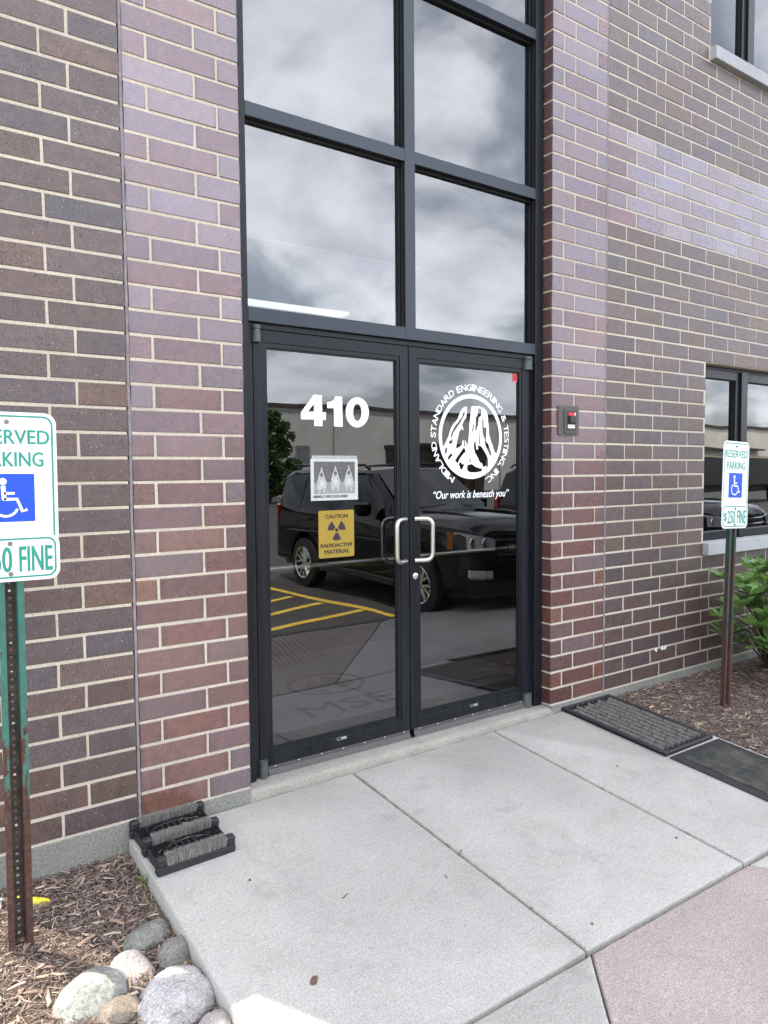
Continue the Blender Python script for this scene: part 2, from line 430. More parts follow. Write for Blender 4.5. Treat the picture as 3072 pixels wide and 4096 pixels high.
# ------------------------------------------------------------------ mesh helpers
class MB:
    def __init__(s):
        s.v, s.f, s.c, s.m = [], [], [], []
    def add(s, vs_, fs, col=None, mi=0):
        o = len(s.v)
        s.v += [tuple(p) for p in vs_]
        for f in fs:
            s.f.append(tuple(i + o for i in f)); s.c.append(col); s.m.append(mi)
        return s
    def box(s, a, b, col=None, mi=0):
        (x0, y0, z0), (x1, y1, z1) = a, b
        return s.add([(x0, y0, z0), (x1, y0, z0), (x1, y1, z0), (x0, y1, z0), (x0, y0, z1), (x1, y0, z1), (x1, y1, z1), (x0, y1, z1)],
                     [(0, 3, 2, 1), (4, 5, 6, 7), (0, 1, 5, 4), (1, 2, 6, 5), (2, 3, 7, 6), (3, 0, 4, 7)], col, mi)
    def bbox(s, a, b, ch=0.1, mi=0):
        """box with chamfered vertical and top edges, good enough to catch light"""
        (x0, y0, z0), (x1, y1, z1) = a, b
        def ring(i, z):
            c = ch
            return [(x0 + i + c, y0 + i, z), (x1 - i - c, y0 + i, z), (x1 - i, y0 + i + c, z), (x1 - i, y1 - i - c, z), (x1 - i - c, y1 - i, z), (x0 + i + c, y1 - i, z), (x0 + i, y1 - i - c, z), (x0 + i, y0 + i + c, z)]
        rs = [ring(ch, z0), ring(0, z0 + ch), ring(0, z1 - ch), ring(ch, z1)]
        return s.rings(rs, True, mi=mi)
    def rings(s, rs, caps=True, closed=True, col=None, mi=0):
        n = len(rs[0])
        vs_ = [p for r in rs for p in r]
        fs = []
        for i in range(len(rs) - 1):
            for j in range(n if closed else n - 1):
                k = (j + 1) % n
                fs.append((i * n + j, i * n + k, (i + 1) * n + k, (i + 1) * n + j))
        if caps:
            fs.append(tuple(range(n - 1, -1, -1)))
            fs.append(tuple((len(rs) - 1) * n + j for j in range(n)))
        return s.add(vs_, fs, col, mi)
    def tube(s, pts, rad, seg=8, caps=True, col=None, mi=0):
        pts = [Vector(p) for p in pts]
        rr = rad if isinstance(rad, (list, tuple)) else [rad] * len(pts)
        rs = []
        up = None
        for i, p in enumerate(pts):
            d = (pts[min(i + 1, len(pts) - 1)] - pts[max(i - 1, 0)]).normalized()
            if up is None:
                up = d.orthogonal().normalized()
            up = (up - d * up.dot(d)).normalized()
            w = d.cross(up)
            rs.append([tuple(p + (up * math.cos(2 * math.pi * k / seg) + w * math.sin(2 * math.pi * k / seg)) * rr[i]) for k in range(seg)])
        return s.rings(rs, caps, col=col, mi=mi)
    def lathe(s, prof, axis='x', seg=24, o=(0, 0, 0), mi=0, caps=False):
        rs = []
        for a, r in prof:
            ring = []
            for k in range(seg):
                c, d = math.cos(2 * math.pi * k / seg) * r, math.sin(2 * math.pi * k / seg) * r
                p = {'x': (a, c, d), 'y': (c, a, d), 'z': (c, d, a)}[axis]
                ring.append((p[0] + o[0], p[1] + o[1], p[2] + o[2]))
            rs.append(ring)
        return s.rings(rs, caps, mi=mi)
    def flat(s, loops, to3, mi=0, thick=None):
        """2-D polygon(s) with holes -> faces; to3 maps (x, y) to 3-D"""
        pl = [[Vector((x, y, 0)) for x, y in lp] for lp in loops]
        tri = tessellate_polygon(pl)
        pts = [to3(x, y) for lp in loops for x, y in lp]
        return s.add(pts, [tuple(t) for t in tri], None, mi)
    def prism(s, poly, to3a, to3b, mi=0):
        n = len(poly)
        tri = [tuple(t) for t in tessellate_polygon([[Vector((x, y, 0)) for x, y in poly]])]
        vs_ = [to3a(x, y) for x, y in poly] + [to3b(x, y) for x, y in poly]
        fs = tri + [tuple(i + n for i in reversed(t)) for t in tri] + [(i, (i + 1) % n, n + (i + 1) % n, n + i) for i in range(n)]
        return s.add(vs_, fs, None, mi)
    def mesh(s, name, mats, org=(0, 0, 0), smooth=None, fix=True):
        me = bpy.data.meshes.new(name)
        me.from_pydata([((x - org[0]) * S, (y - org[1]) * S, (z - org[2]) * S) for x, y, z in s.v], [], s.f)
        for m in (mats if isinstance(mats, (list, tuple)) else [mats]):
            me.materials.append(m)
        if any(s.m):
            me.polygons.foreach_set('material_index', s.m)
        if any(c is not None for c in s.c):
            at = me.color_attributes.new('Col', 'FLOAT_COLOR', 'CORNER')
            buf = []
            for f, c in zip(s.f, s.c):
                buf += list((*(c or (0.5, 0.5, 0.5)), 1.0)) * len(f)
            at.data.foreach_set('color', buf)
        if fix:
            bm = bmesh.new(); bm.from_mesh(me)
            bmesh.ops.recalc_face_normals(bm, faces=bm.faces)
            bm.to_mesh(me); bm.free()
        if smooth is not None:
            me.polygons.foreach_set('use_smooth', [True] * len(me.polygons))
            me.set_sharp_from_angle(angle=R(smooth))
        me.update()
        return me
    def build(s, name, mats, parent=None, org=(0, 0, 0), smooth=None, fix=True, **props):
        o = bpy.data.objects.new(name, s.mesh(name, mats, org, smooth, fix))
        COL.objects.link(o)
        if parent is not None:
            o.parent = parent
        else:
            o.location = Vector(org) * S
        for k, v in props.items():
            o[k] = v
        return o

def thing(name, loc, label, cat, group=None, rot=(0, 0, 0)):
    o = bpy.data.objects.new(name, None)
    o.empty_display_size = 0.1
    COL.objects.link(o)
    o.location = Vector(loc) * S
    o.rotation_euler = rot
    o['label'] = label; o['category'] = cat
    if group:
        o['group'] = group
    return o
def tag(o, label, cat, group=None):
    o['label'] = label; o['category'] = cat
    if group:
        o['group'] = group
    return o
def copy_tree(o, parent=None):
    c = o.copy(); COL.objects.link(c); c.parent = parent
    for ch in o.children:
        copy_tree(ch, c)
    return c
def struct(o):
    o['kind'] = 'structure'
    return o

def wavy_pane(x0, x1, y0, y1, z0, z1, seed, amp=.011):
    """float glass is never quite flat: a gently bowed front face on a real pane"""
    rn = random.Random(seed); nx, nz = 14, 28
    ph = [rn.uniform(0, 6.28) for _ in range(4)]
    mb = MB(); F, B = [], []
    for j in range(nz + 1):
        for i in range(nx + 1):
            x = x0 + (x1 - x0) * i / nx; z = z0 + (z1 - z0) * j / nz
            e = amp * (math.sin(x / 7.5 + ph[0]) + .8 * math.sin(z / 9 + ph[1] + x * .05) + .4 * math.sin(x / 4.1 + z / 6 + ph[2]))
            e *= min(1, 4 * min(i, nx - i) / nx) * min(1, 4 * min(j, nz - j) / nz)
            F.append((x, y0 + e, z)); B.append((x, y1, z))
    n = nx + 1; o = len(F)
    fs = [(j * n + i, j * n + i + 1, (j + 1) * n + i + 1, (j + 1) * n + i) for j in range(nz) for i in range(nx)]
    bd = list(range(n)) + [j * n + nx for j in range(1, nz + 1)] + [nz * n + i for i in range(nx - 1, -1, -1)] + [j * n for j in range(nz - 1, 0, -1)]
    side = [(bd[k], o + bd[k], o + bd[(k + 1) % len(bd)], bd[(k + 1) % len(bd)]) for k in range(len(bd))]
    return mb.add(F + B, fs + [tuple(o + i for i in reversed(f)) for f in fs] + side)

# glyphs of the built-in font as flat meshes, made once while the scene is still empty
def _text(s_):
    cu = bpy.data.curves.new('t', 'FONT'); cu.body = s_; cu.resolution_u = 3
    ob = bpy.data.objects.new('t', cu); COL.objects.link(ob)
    dg = bpy.context.evaluated_depsgraph_get(); dg.update()
    me = bpy.data.meshes.new_from_object(ob.evaluated_get(dg))
    v = [(p.co.x, p.co.y) for p in me.vertices]; f = [tuple(p.vertices) for p in me.polygons]
    bpy.data.objects.remove(ob); bpy.data.curves.remove(cu); bpy.data.meshes.remove(me)
    return v, f
TXT = {}
RING = 'MIDLAND STANDARD ENGINEERING & TESTING, INC.'
for _s in ['RESERVED', 'PARKING', '250', '$', 'FINE', 'CAUTION', 'RADIOACTIVE', 'MATERIAL', 'FRIENDLY OFFICE DOGS INSIDE', '\u201cOur work is beneath you\u201d'] + sorted(set(RING) - {' '}) + list('MSET'):
    if _s not in TXT:
        TXT[_s] = _text(_s)
def put_text(mb, s_, x0, x1, y0, y1, to3, fat=0.0, shear=0.0, mi=0):
    v, f = TXT[s_]
    a, b = min(p[0] for p in v), max(p[0] for p in v)
    c, d = min(p[1] for p in v), max(p[1] for p in v)
    def tr(dx, dy):
        out = []
        for x, y in v:
            X = x0 + (x - a) / (b - a) * (x1 - x0); Y = y0 + (y - c) / (d - c) * (y1 - y0)
            out.append(to3(X + shear * (Y - y0) + dx, Y + dy))
        return out
    offs = [(0, 0)] if not fat else [(-fat, 0), (fat, 0), (0, fat * 0.6), (0, -fat * 0.6)]
    for k, (dx, dy) in enumerate(offs):
        pts = tr(dx, dy)
        mb.add([(p[0], p[1] - 0.0015 * k, p[2]) if fat else p for p in pts], f, None, mi)
def ribbon(mb, pts, w, to3, mi=0):
    pts = [Vector(p) for p in pts]
    L, Rr = [], []
    for i, p in enumerate(pts):
        d = (pts[min(i + 1, len(pts) - 1)] - pts[max(i - 1, 0)]).normalized()
        n = Vector((-d.y, d.x)) * w / 2
        L.append(p + n); Rr.append(p - n)
    n = len(pts)
    mb.add([to3(*p) for p in L] + [to3(*p) for p in Rr], [(i, i + 1, n + i + 1, n + i) for i in range(n - 1)], None, mi)
def arc(cx, cy, r, a0, a1, n=24):
    return [(cx + r * math.cos(R(a0 + (a1 - a0) * i / n)), cy + r * math.sin(R(a0 + (a1 - a0) * i / n))) for i in range(n + 1)]
def rrect(x0, y0, x1, y1, r, n=5):
    return arc(x1 - r, y1 - r, r, 0, 90, n) + arc(x0 + r, y1 - r, r, 90, 180, n) + arc(x0 + r, y0 + r, r, 180, 270, n) + arc(x1 - r, y0 + r, r, 270, 360, n)

W = 79.40                        # width of the door opening
def slab_z(x, y):
    return -2.5228 + 0.0075 * x + 0.0845 * y

# ================================================================== GROUND
g = MB().add([(-60000, -60000, -19.5), (60000, -60000, -19.5), (60000, 60000, -19.5), (-60000, 60000, -19.5)], [(0, 1, 2, 3)])
struct(g.build('ground', plain('dry_grass_ground', (0.09, 0.11, 0.05), 0.95, var=0.4, scale=2)))

lot = MB().add([(-3000, -165, -17), (6500, -165, -17), (6500, -1899, -17.5), (-3000, -1899, -17.5)], [(0, 3, 2, 1)])
lot = struct(lot.build('parking_lot', MAT['asphalt']))
def pline(x0, y0, x1, y1, w=5.2, parent=lot):
    d = Vector((x1 - x0, y1 - y0)).normalized(); n = Vector((-d.y, d.x)) * w / 2
    b = MB().add([(x0 + n.x, y0 + n.y, -16.8), (x1 + n.x, y1 + n.y, -16.8), (x1 - n.x, y1 - n.y, -16.8), (x0 - n.x, y0 - n.y, -16.8)], [(0, 1, 2, 3)])
    return b.build('painted_line', MAT['yellow_line'], parent)
pline(164, -172, 146, -395)
for x0, y0, x1, y1 in [(158.5, -196, 40, -156 - 12), (154.5, -229, 20, -183), (150.5, -258, 10, -212), (147.5, -292, 0, -243), (146, -330, 0, -281)]:
    pline(x0, y0, x1, y1)
pline(268, -172, 268, -395); pline(372, -172, 372, -395); pline(480, -172, 480, -395); pline(590, -172, 590, -395)
sym = MB()
def _gr(x, y): return (x, y, -16.8)
ribbon(sym, [(132 + 16 * math.cos(R(a)), -420 + 26 * math.sin(R(a))) for a in range(0, 361, 15)], 4, _gr)
sym.build('painted_symbol', MAT['yellow_line'], lot)

# pavement in front of the door: sloping slabs with open joints
pav = bpy.data.objects.new('pavement', None); COL.objects.link(pav); pav.empty_display_size = 0.1
struct(pav)
def slab(name, pts, mat_, thick=5.0, ch=0.35, parent=pav, sub=0):
    """convex polygon of (x, y, z) tops, with a rounded arris and a real thickness"""
    fine = []
    for i in range(len(pts)):
        a_, b_ = Vector(pts[i]), Vector(pts[(i + 1) % len(pts)]); m_ = max(1, min(90, int((b_ - a_).length / 1.3)))
        e_ = (b_ - a_).normalized(); nn = Vector((-e_.y, e_.x, 0))
        for k in range(m_):
            q_ = a_ + (b_ - a_) * k / m_
            if k: q_ += nn * (.05 * mnoise.noise(q_ * .6) + .06 * max(0, mnoise.noise(q_ * 1.7 + Vector((9, 0, 0)))))
            fine.append(tuple(q_))
    pts = fine
    def ins(d, dz):
        out = []
        n = len(pts)
        for i in range(n):
            a, b, e = Vector(pts[i - 1]), Vector(pts[i]), Vector(pts[(i + 1) % n])
            d1 = (b - a); d1.z = 0; d1.normalize(); d2 = (e - b); d2.z = 0; d2.normalize()
            n1, n2 = Vector((-d1.y, d1.x, 0)), Vector((-d2.y, d2.x, 0))
            bis = (n1 + n2); k = d / max(0.3, bis.length_squared / 2)
            q_ = b + bis * k
            out.append((q_.x, q_.y, b.z + dz))
        return out
    mb = MB().rings([ins(0, -thick), ins(0, -ch), ins(ch * 0.3, -ch * 0.3), ins(ch, 0)], True)
    return mb.build(name, mat_, parent, smooth=50)
def sp(x, y):
    return (x, y, slab_z(x, y))
J = 0.22
slab('paving_slab', [sp(-22.2, -59 + J), sp(21.75 - J, -59 + J), sp(21.75 - J, -0.5), sp(-22.2, -0.5)], MAT['concrete'])
slab('paving_slab', [sp(21.75 + J, -59 + J), sp(60.05 - J, -59.6 + J), sp(60.05 - J, -0.5), sp(21.75 + J, -0.5)], MAT['concrete'])
slab('paving_slab', [sp(60.05 + J, -59.6 + J), sp(103, -59.8 + J), sp(103, -0.5), sp(60.05 + J, -0.5)], MAT['concrete'])
zk = -11.0
slab('paving_slab', [(-150, -165, zk), (-66, -165, -16.5), (21.6, -59.4 - J, slab_z(21, -59.4)), (-22.2, -59 - J, slab_z(-22, -59)), (-150, -59, -8.3)], MAT['concrete'])
slab('paving_slab', [(150, -165, -16.5), (232, -165, zk), (232, -60, -7.0), (60.4, -60 - J, slab_z(60, -60))], MAT['concrete'])
slab('paving_slab', [(232.4, -165, zk), (420, -165, zk), (420, -60, -7), (232.4, -60, -7)], MAT['concrete'])
slab('paving_slab', [(420.4, -165, zk), (900, -165, zk), (900, -60, -7), (420.4, -60, -7)], MAT['concrete'])
ramp = slab('ramp_slab', [(-65.6, -165, -16.55), (149.5, -165, -16.55), (59.9, -59.9 - J, slab_z(60, -60)), (21.9, -59.4 - J, slab_z(21.9, -59.5))], MAT['red_conc'])
dm = MB()
for j in range(34):
    for i in range(80):
        y = -96 - j * 2.0; t_ = (-60 - y) / 105.0
        x0_, x1_ = 21.9 - 87 * t_ + 14, 59.9 + 90 * t_ - 14
        x = x0_ + i * 2.35
        if x > x1_: break
        z = slab_z(41, -60) + (-16.55 - slab_z(41, -60)) * t_ + 0.05
        dm.add([(x - .45, y - .45, z), (x + .45, y - .45, z), (x + .45, y + .45, z), (x - .45, y + .45, z), (x - .25, y - .25, z + .22), (x + .25, y - .25, z + .22), (x + .25, y + .25, z + .22), (x - .25, y + .25, z + .22)],
               [(4, 5, 6, 7), (0, 1, 5, 4), (1, 2, 6, 5), (2, 3, 7, 6), (3, 0, 4, 7)])
dm.build('warning_domes', MAT['red_conc'], ramp, kind='stuff')
# filler under the joints so that they read dark
mb = MB().add([(-22, -59.5, slab_z(-22, -59.5) - 1.1), (103, -59.9, slab_z(103, -59.9) - 1.1), (103, 0, slab_z(103, 0) - 1.1), (-22, 0, slab_z(-22, 0) - 1.1)], [(0, 1, 2, 3)])
mb.build('joint_filler', plain('dirty_joint_filler', (0.05, 0.045, 0.04), 0.95, var=0.4), pav)
kb = MB().box((-1500, -171, -19), (-150, -165.2, zk - .3)).box((232, -171, -19), (1500, -165.2, zk - .3))
struct(kb.build('kerb', MAT['concrete_old']))

rn = random.Random(14); mb = MB()
for k in range(650):
    if k % 3 == 0: x, y = 21.75 + rn.gauss(0, .22), rn.uniform(-59, -1)
    elif k % 3 == 1: x, y = 60.05 + rn.gauss(0, .22), rn.uniform(-59, -1)
    else: x = rn.uniform(-22, 100); y = rn.choice([-59.3 - .006 * x, -.75]) + rn.gauss(0, .3)
    z = slab_z(x, y) + rn.uniform(-.12, .06); r_ = rn.uniform(.03, .11)
    c = rn.choice([(.09, .07, .05), (.16, .13, .09), (.06, .05, .045), (.11, .12, .06)])
    mb.add([(x - r_, y - r_ * .6, z), (x + r_, y - r_ * .5, z), (x + r_ * .6, y + r_, z), (x - r_ * .7, y + r_ * .8, z), (x, y, z + r_ * .9)], [(0, 1, 4), (1, 2, 4), (2, 3, 4), (3, 0, 4)], c)
o = mb.build('joint_grit', MAT['chips'], pav, fix=False); o['kind'] = 'stuff'

# planting beds
def bed(name, x0, x1, y0, y1, zf, nx, ny, amp):
    vs_, fs = [], []
    for j in range(ny + 1):
        for i in range(nx + 1):
            x = x0 + (x1 - x0) * i / nx; y = y0 + (y1 - y0) * j / ny
            vs_.append((x, y, zf(x, y) + amp * (mnoise.noise(Vector((x * .15, y * .15, 1))) + .5 * mnoise.noise(Vector((x * .5, y * .5, 4))))))
    for j in range(ny):
        for i in range(nx):
            a = j * (nx + 1) + i
            fs.append((a, a + 1, a + nx + 2, a + nx + 1))
    return struct(MB().add(vs_, fs).build(name, MAT['soil'], smooth=60))
def zl(x, y): return -5.3 + 0.085 * y - 0.6 * max(0, min(1, (x + 30) / 8)) * max(0, min(1, (-y - 4) / 10))
def zr(x, y): return -2.1 + 0.115 * y + 0.8 * max(0, min(1, (-y - 40) / 20)) - 0.004 * max(0, x - 100)
bed('planting_bed', -75, -21.9, -62, 0.4, zl, 40, 46, 0.35)
bed('planting_bed', 102.8, 262, -60, 0.4, zr, 90, 40, 0.35)

def chips(name, n, xr, yr, zf, label, dens=None, lmax=2.4, seed=1):
    rn = random.Random(seed); mb = MB()
    pal = [(0.135, 0.095, 0.08), (0.18, 0.134, 0.114), (0.25, 0.19, 0.163), (0.11, 0.08, 0.07), (0.33, 0.265, 0.225), (0.175, 0.137, 0.12)]
    for _ in range(n):
        x, y = rn.uniform(*xr), rn.uniform(*yr)
        if dens and not dens(x, y, rn): continue
        L = rn.uniform(0.3, lmax) * (0.5 if rn.random() < .65 else 1); w = rn.uniform(0.035, 0.14) * (2.0 if rn.random() < .1 else 1); h = rn.uniform(0.03, 0.09)
        big = rn.random() < .022
        if big: L, w, h = rn.uniform(.9, 2.6), rn.uniform(.25, .55), rn.uniform(.08, .2)
        a = rn.uniform(0, math.pi); tl = rn.gauss(0, 0.22); z = zf(x, y) + rn.uniform(0.1, 0.6) + (.15 if big else 0)
        d = Vector((math.cos(a) * math.cos(tl), math.sin(a) * math.cos(tl), math.sin(tl))); n_ = Vector((-math.sin(a), math.cos(a), rn.gauss(0, .25))).normalized(); u = d.cross(n_)
        p = Vector((x, y, z)); A, B = p - d * L / 2, p + d * L / 2; m_ = p + u * rn.gauss(0, .05) * L + n_ * rn.gauss(0, .06) * L
        t0, t1 = rn.uniform(.3, 1), rn.uniform(.15, .9)
        def rg(c, k): return [tuple(c - n_ * w * k / 2 - u * h / 2), tuple(c + n_ * w * k / 2 - u * h / 2), tuple(c + n_ * w * k / 2 * .8 + u * h / 2), tuple(c - n_ * w * k / 2 * .8 + u * h / 2)]
        c = pal[rn.randrange(6)]
        if rn.random() < .05 or big: c = rn.choice([(0.33, 0.24, 0.175), (0.26, 0.18, 0.14), (0.4, 0.32, 0.25)])
        f_ = rn.uniform(.7, 1.45); c = tuple(min(.6, q_ * f_) for q_ in c)
        mb.rings([rg(A, t0), rg(m_, 1), rg(B, t1)], True, col=c)
    o = mb.build(name, MAT['chips'], fix=False)
    o['kind'] = 'stuff'; o['label'] = label; o['category'] = 'mulch'
    return o
chips('bark_mulch', 21000, (-62, -22.3), (-60, -0.4), zl, 'brown shredded bark mulch around the boulders beside the left sign post', lambda x, y, r: x > -48 or y > -30 or r.random() < .5, seed=3)
chips('bark_mulch', 21000, (103, 185), (-46, -0.4), zr, 'brown shredded bark mulch under the shrub below the office window', lambda x, y, r: r.random() < (1 if x < 150 else .55), lmax=2.6, seed=5)
# dry grass clippings caught along the slab edge
rn = random.Random(11); mb = MB()
for _ in range(520):
    y = rn.uniform(-58, -8); x = -22.3 - abs(rn.gauss(0, 0.9)); z = zl(x, y) + rn.uniform(.15, .7); a = rn.gauss(1.57, .7); L = rn.uniform(.7, 2.6)
    p = Vector((x, y, z)); d = Vector((math.cos(a), math.sin(a), rn.gauss(.1, .25))) * L / 2; n_ = Vector((-math.sin(a), math.cos(a), 0)) * rn.uniform(.02, .045)
    c = rn.choice([(0.3, 0.25, 0.15), (0.22, 0.18, 0.11), (0.4, 0.34, 0.22), (0.13, 0.1, 0.065)])
    mb.add([tuple(p - d - n_), tuple(p - d + n_), tuple(p + n_ + Vector((0, 0, .1 * L))), tuple(p - n_ + Vector((0, 0, .1 * L))), tuple(p + d)], [(0, 1, 2, 3), (3, 2, 4)], c)
o = mb.build('dry_grass', MAT['chips'], fix=False); o['kind'] = 'stuff'; o['label'] = 'dry grass clippings along the left edge of the slab'; o['category'] = 'dry grass'

# ================================================================== WALLS
def brick_mesh(L, H, D, seed):
    rn = random.Random(seed); c = 0.10
    j = lambda s_: rn.uniform(-s_, s_)
    x, z = L / 2, H / 2
    back = [(-x, D, -z), (x, D, -z), (x, D, z), (-x, D, z)]
    mid = [(-x + j(.06), c, -z + j(.05)), (x + j(.06), c, -z + j(.05)), (x + j(.06), c, z + j(.05)), (-x + j(.06), c, z + j(.05))]
    fr = [(-x + c + j(.03), j(.03), -z + c + j(.02)), (x - c + j(.03), j(.03), -z + c + j(.02)), (x - c + j(.03), j(.03), z - c + j(.02)), (-x + c + j(.03), j(.03), z - c + j(.02))]
    m = MB()
    m.rings([back, mid, fr], False); m.f.append((8, 9, 10, 11)); m.c.append(None); m.m.append(0)
    return m
BM = {}
def bmesh_for(L, kind, var):
    k = (round(L, 2), kind, var)
    if k not in BM:
        BM[k] = brick_mesh(L, 3.53, 3.6, hash((k[0] * 7 + var * 13)) & 0xffff).mesh('brick', MAT[kind])
    return BM[k]
PAL_D = [(0.092, 0.062, 0.063), (0.100, 0.065, 0.065), (0.085, 0.062, 0.068), (0.096, 0.058, 0.055), (0.104, 0.070, 0.070), (0.086, 0.063, 0.071)]
PAL_DX = [(0.110, 0.064, 0.048), (0.080, 0.066, 0.082), (0.118, 0.068, 0.054), (0.104, 0.070, 0.052)]
PAL_G = [(0.150, 0.068, 0.054), (0.150, 0.074, 0.062), (0.140, 0.070, 0.064), (0.158, 0.070, 0.052), (0.142, 0.076, 0.072), (0.154, 0.064, 0.048), (0.132, 0.060, 0.050)]
PAL_GX = [(0.175, 0.078, 0.048), (0.155, 0.095, 0.09), (0.145, 0.095, 0.10), (0.165, 0.078, 0.056)]
PAL_B = [(0.23, 0.17, 0.185), (0.21, 0.17, 0.20), (0.22, 0.145, 0.15), (0.245, 0.195, 0.205), (0.20, 0.165, 0.195)]
def brick_color(glz, z, rn, band=False):
    kk = .95 if glz else 1.0
    p = (PAL_GX if rn.random() < .24 else PAL_G) if glz else (PAL_DX if rn.random() < .11 else PAL_D)
    if band: p = PAL_B
    c = rn.choice(p); k = rn.uniform(.88, 1.14) * kk
    return tuple(x * k for x in c) + (1.0,)
def brick_run(x0, x1, first, right_to_left=False):
    """joint positions of a course, starting with a unit of length `first`"""
    out = []
    if not right_to_left:
        a = x0; b = x0 + first
        while a < x1 - 0.5:
            out.append((a, min(b, x1))); a = min(b, x1); b = a + 12
    else:
        b = x1; a = x1 - first
        while b > x0 + 0.5:
            out.append((max(a, x0), b)); b = max(a, x0); a = b - 12
    return out
def lay(parent, org, courses, kind_of, keep=None, seed=1):
    """courses: list of (row, [(x0, x1), ...]); keep bricks that show largest as objects, join the rest"""
    rn = random.Random(seed)
    allb = [(r, a, b) for r, runs in courses for a, b in runs]
    if keep:
        allb.sort(key=keep)
    rest = {'brick_dark': MB(), 'brick_glz': MB()}
    for i, (r, a, b) in enumerate(allb):
        kind = kind_of(r, a); L = b - a - 0.45; zc = r * 4 + 2; xc = (a + b) / 2; pr = rn.uniform(-.035, .035); col = brick_color(kind == 'brick_glz', zc, rn, a > W + 20.1 and kind == 'brick_glz')
        if i < 300:
            o = bpy.data.objects.new('brick', bmesh_for(L, kind, rn.randrange(4)))
            COL.objects.link(o); o.parent = parent
            o.location = ((xc - org[0]) * S, (pr - org[1]) * S, (zc - org[2]) * S)
            o.color = col
        else:
            m = brick_mesh(L, 3.53, 3.6, i)
            rest[kind].add([(x + xc, y + pr, z + zc) for x, y, z in m.v], m.f)
    for k, m in rest.items():
        if m.v:
            o = m.build('bricks', MAT[k], parent, org, kind='stuff'); o.color = (*(PAL_D[0] if k == 'brick_dark' else PAL_G[0]), 1)
ZT = 204                                      # top of the courses built one by one (51 rows)
NR = ZT // 4
XL = -44.1                                    # left corner of the building
# left wall
o_lw = (-35, 0, 0)
lw = thing('brick_wall', o_lw, 'dark brown brick wall behind the large left parking sign', 'brick wall')
cs = [(r, brick_run(XL, -20.14, 11.9 if r % 2 == 0 else 7.9, True)) for r in range(NR)]
lay(lw, o_lw, cs, lambda r, a: 'brick_dark', seed=21)
MB().box((XL + .15, .11, -.2), (-20.55, 3.55, ZT)).build('mortar', MAT['mortar'], lw, o_lw)
# left pilaster
o_lp = (-10, 0, 0)
lp = thing('brick_pilaster', o_lp, 'glossy reddish brick pilaster between the dark left wall and the glass doors', 'brick pilaster', 'brick pilasters beside the doors')
cs = [(r, [(-20.02, -8), (-8, 0.2)] if r % 2 == 0 else [(-20.02, -16), (-16, -4), (-4, 0.2)]) for r in range(NR)]
lay(lp, o_lp, cs, lambda r, a: 'brick_glz', seed=22)
MB().box((-19.75, .11, -.2), (-.12, 3.55, ZT)).build('mortar', MAT['mortar'], lp, o_lp)
# right pilaster
o_rp = (W + 10, 0, 0)
rp = thing('brick_pilaster', o_rp, 'glossy reddish brick pilaster right of the doors with the key switch box', 'brick pilaster', 'brick pilasters beside the doors')
cs = [(r, [(W - .2, W + 8), (W + 8, W + 20.02)] if r % 2 == 0 else [(W - .2, W + 4), (W + 4, W + 16), (W + 16, W + 20.02)]) for r in range(NR)]
lay(rp, o_rp, cs, lambda r, a: 'brick_glz', seed=23)
MB().box((W + .12, .11, -.2), (W + 19.75, 3.55, ZT)).build('mortar', MAT['mortar'], rp, o_rp)
# right wall with two windows
o_rw = (W + 60, 0, 0)
X0, XW, XE = W + 20.1, W + 64.6, W + 140      # joint, window jamb, far end
rw = thing('brick_wall', o_rw, 'dark brick wall with a pale band and windows right of the doors', 'brick wall')
cs = []
for r in range(NR):
    f_ = 11.7 if r % 2 == 0 else 7.7
    full = brick_run(X0, XE, f_)
    if 8 <= r < 22 or r >= 43:
        full = [(a, min(b, XW)) for a, b in full if a < XW - 1]
    cs.append((r, full))
lay(rw, o_rw, cs, lambda r, a: 'brick_glz' if 30 <= r <= 35 else 'brick_dark', keep=lambda t: t[1] + (0 if t[1] < 190 else 500), seed=24)
mb = MB().box((X0 + .2, .11, -.2), (XW - .15, 3.55, ZT)).box((XW - .15, .11, -.2), (XE, 3.55, 32)).box((XW - .15, .11, 88.1), (XE, 3.55, 172))
mb.build('mortar', MAT['mortar'], rw, o_rw)
# control joints: slightly wandering beads of sealant
def sealant(x, parent, org, seed):
    rn = random.Random(seed); rs = []
    for i in range(103):
        z = -1 + i * 2; dx = .09 * mnoise.noise(Vector((seed, z * .09, 0))); w = .24 + .05 * mnoise.noise(Vector((seed + 9, z * .17, 0)))
        rs.append([(x + dx - w, .2, z), (x + dx - w * .9, .06, z), (x + dx, .045, z), (x + dx + w * .9, .06, z), (x + dx + w, .2, z)])
    MB().rings(rs, False, closed=False).build('control_joint', MAT['sealant'], parent, org, smooth=40)
sealant(-20.08, lp, o_lp, 3); sealant(W + 20.05, rp, o_rp, 5)
# white scrape marks of old caulk low on the right wall
mb = MB(); rn = random.Random(4)
for cx in (W + 42.3, W + 45.1, W + 46.4):
    p = [(cx + rn.uniform(.3, .9) * math.cos(a * .7) * (1.4 if k % 2 else .8), -.05, 7.6 + rn.uniform(.3, .8) * math.sin(a * .7)) for k, a in enumerate(range(9))]
    mb.add(p, [tuple(range(9))])
mb.build('caulk_smear', MAT['white_vinyl'], rw, o_rw)

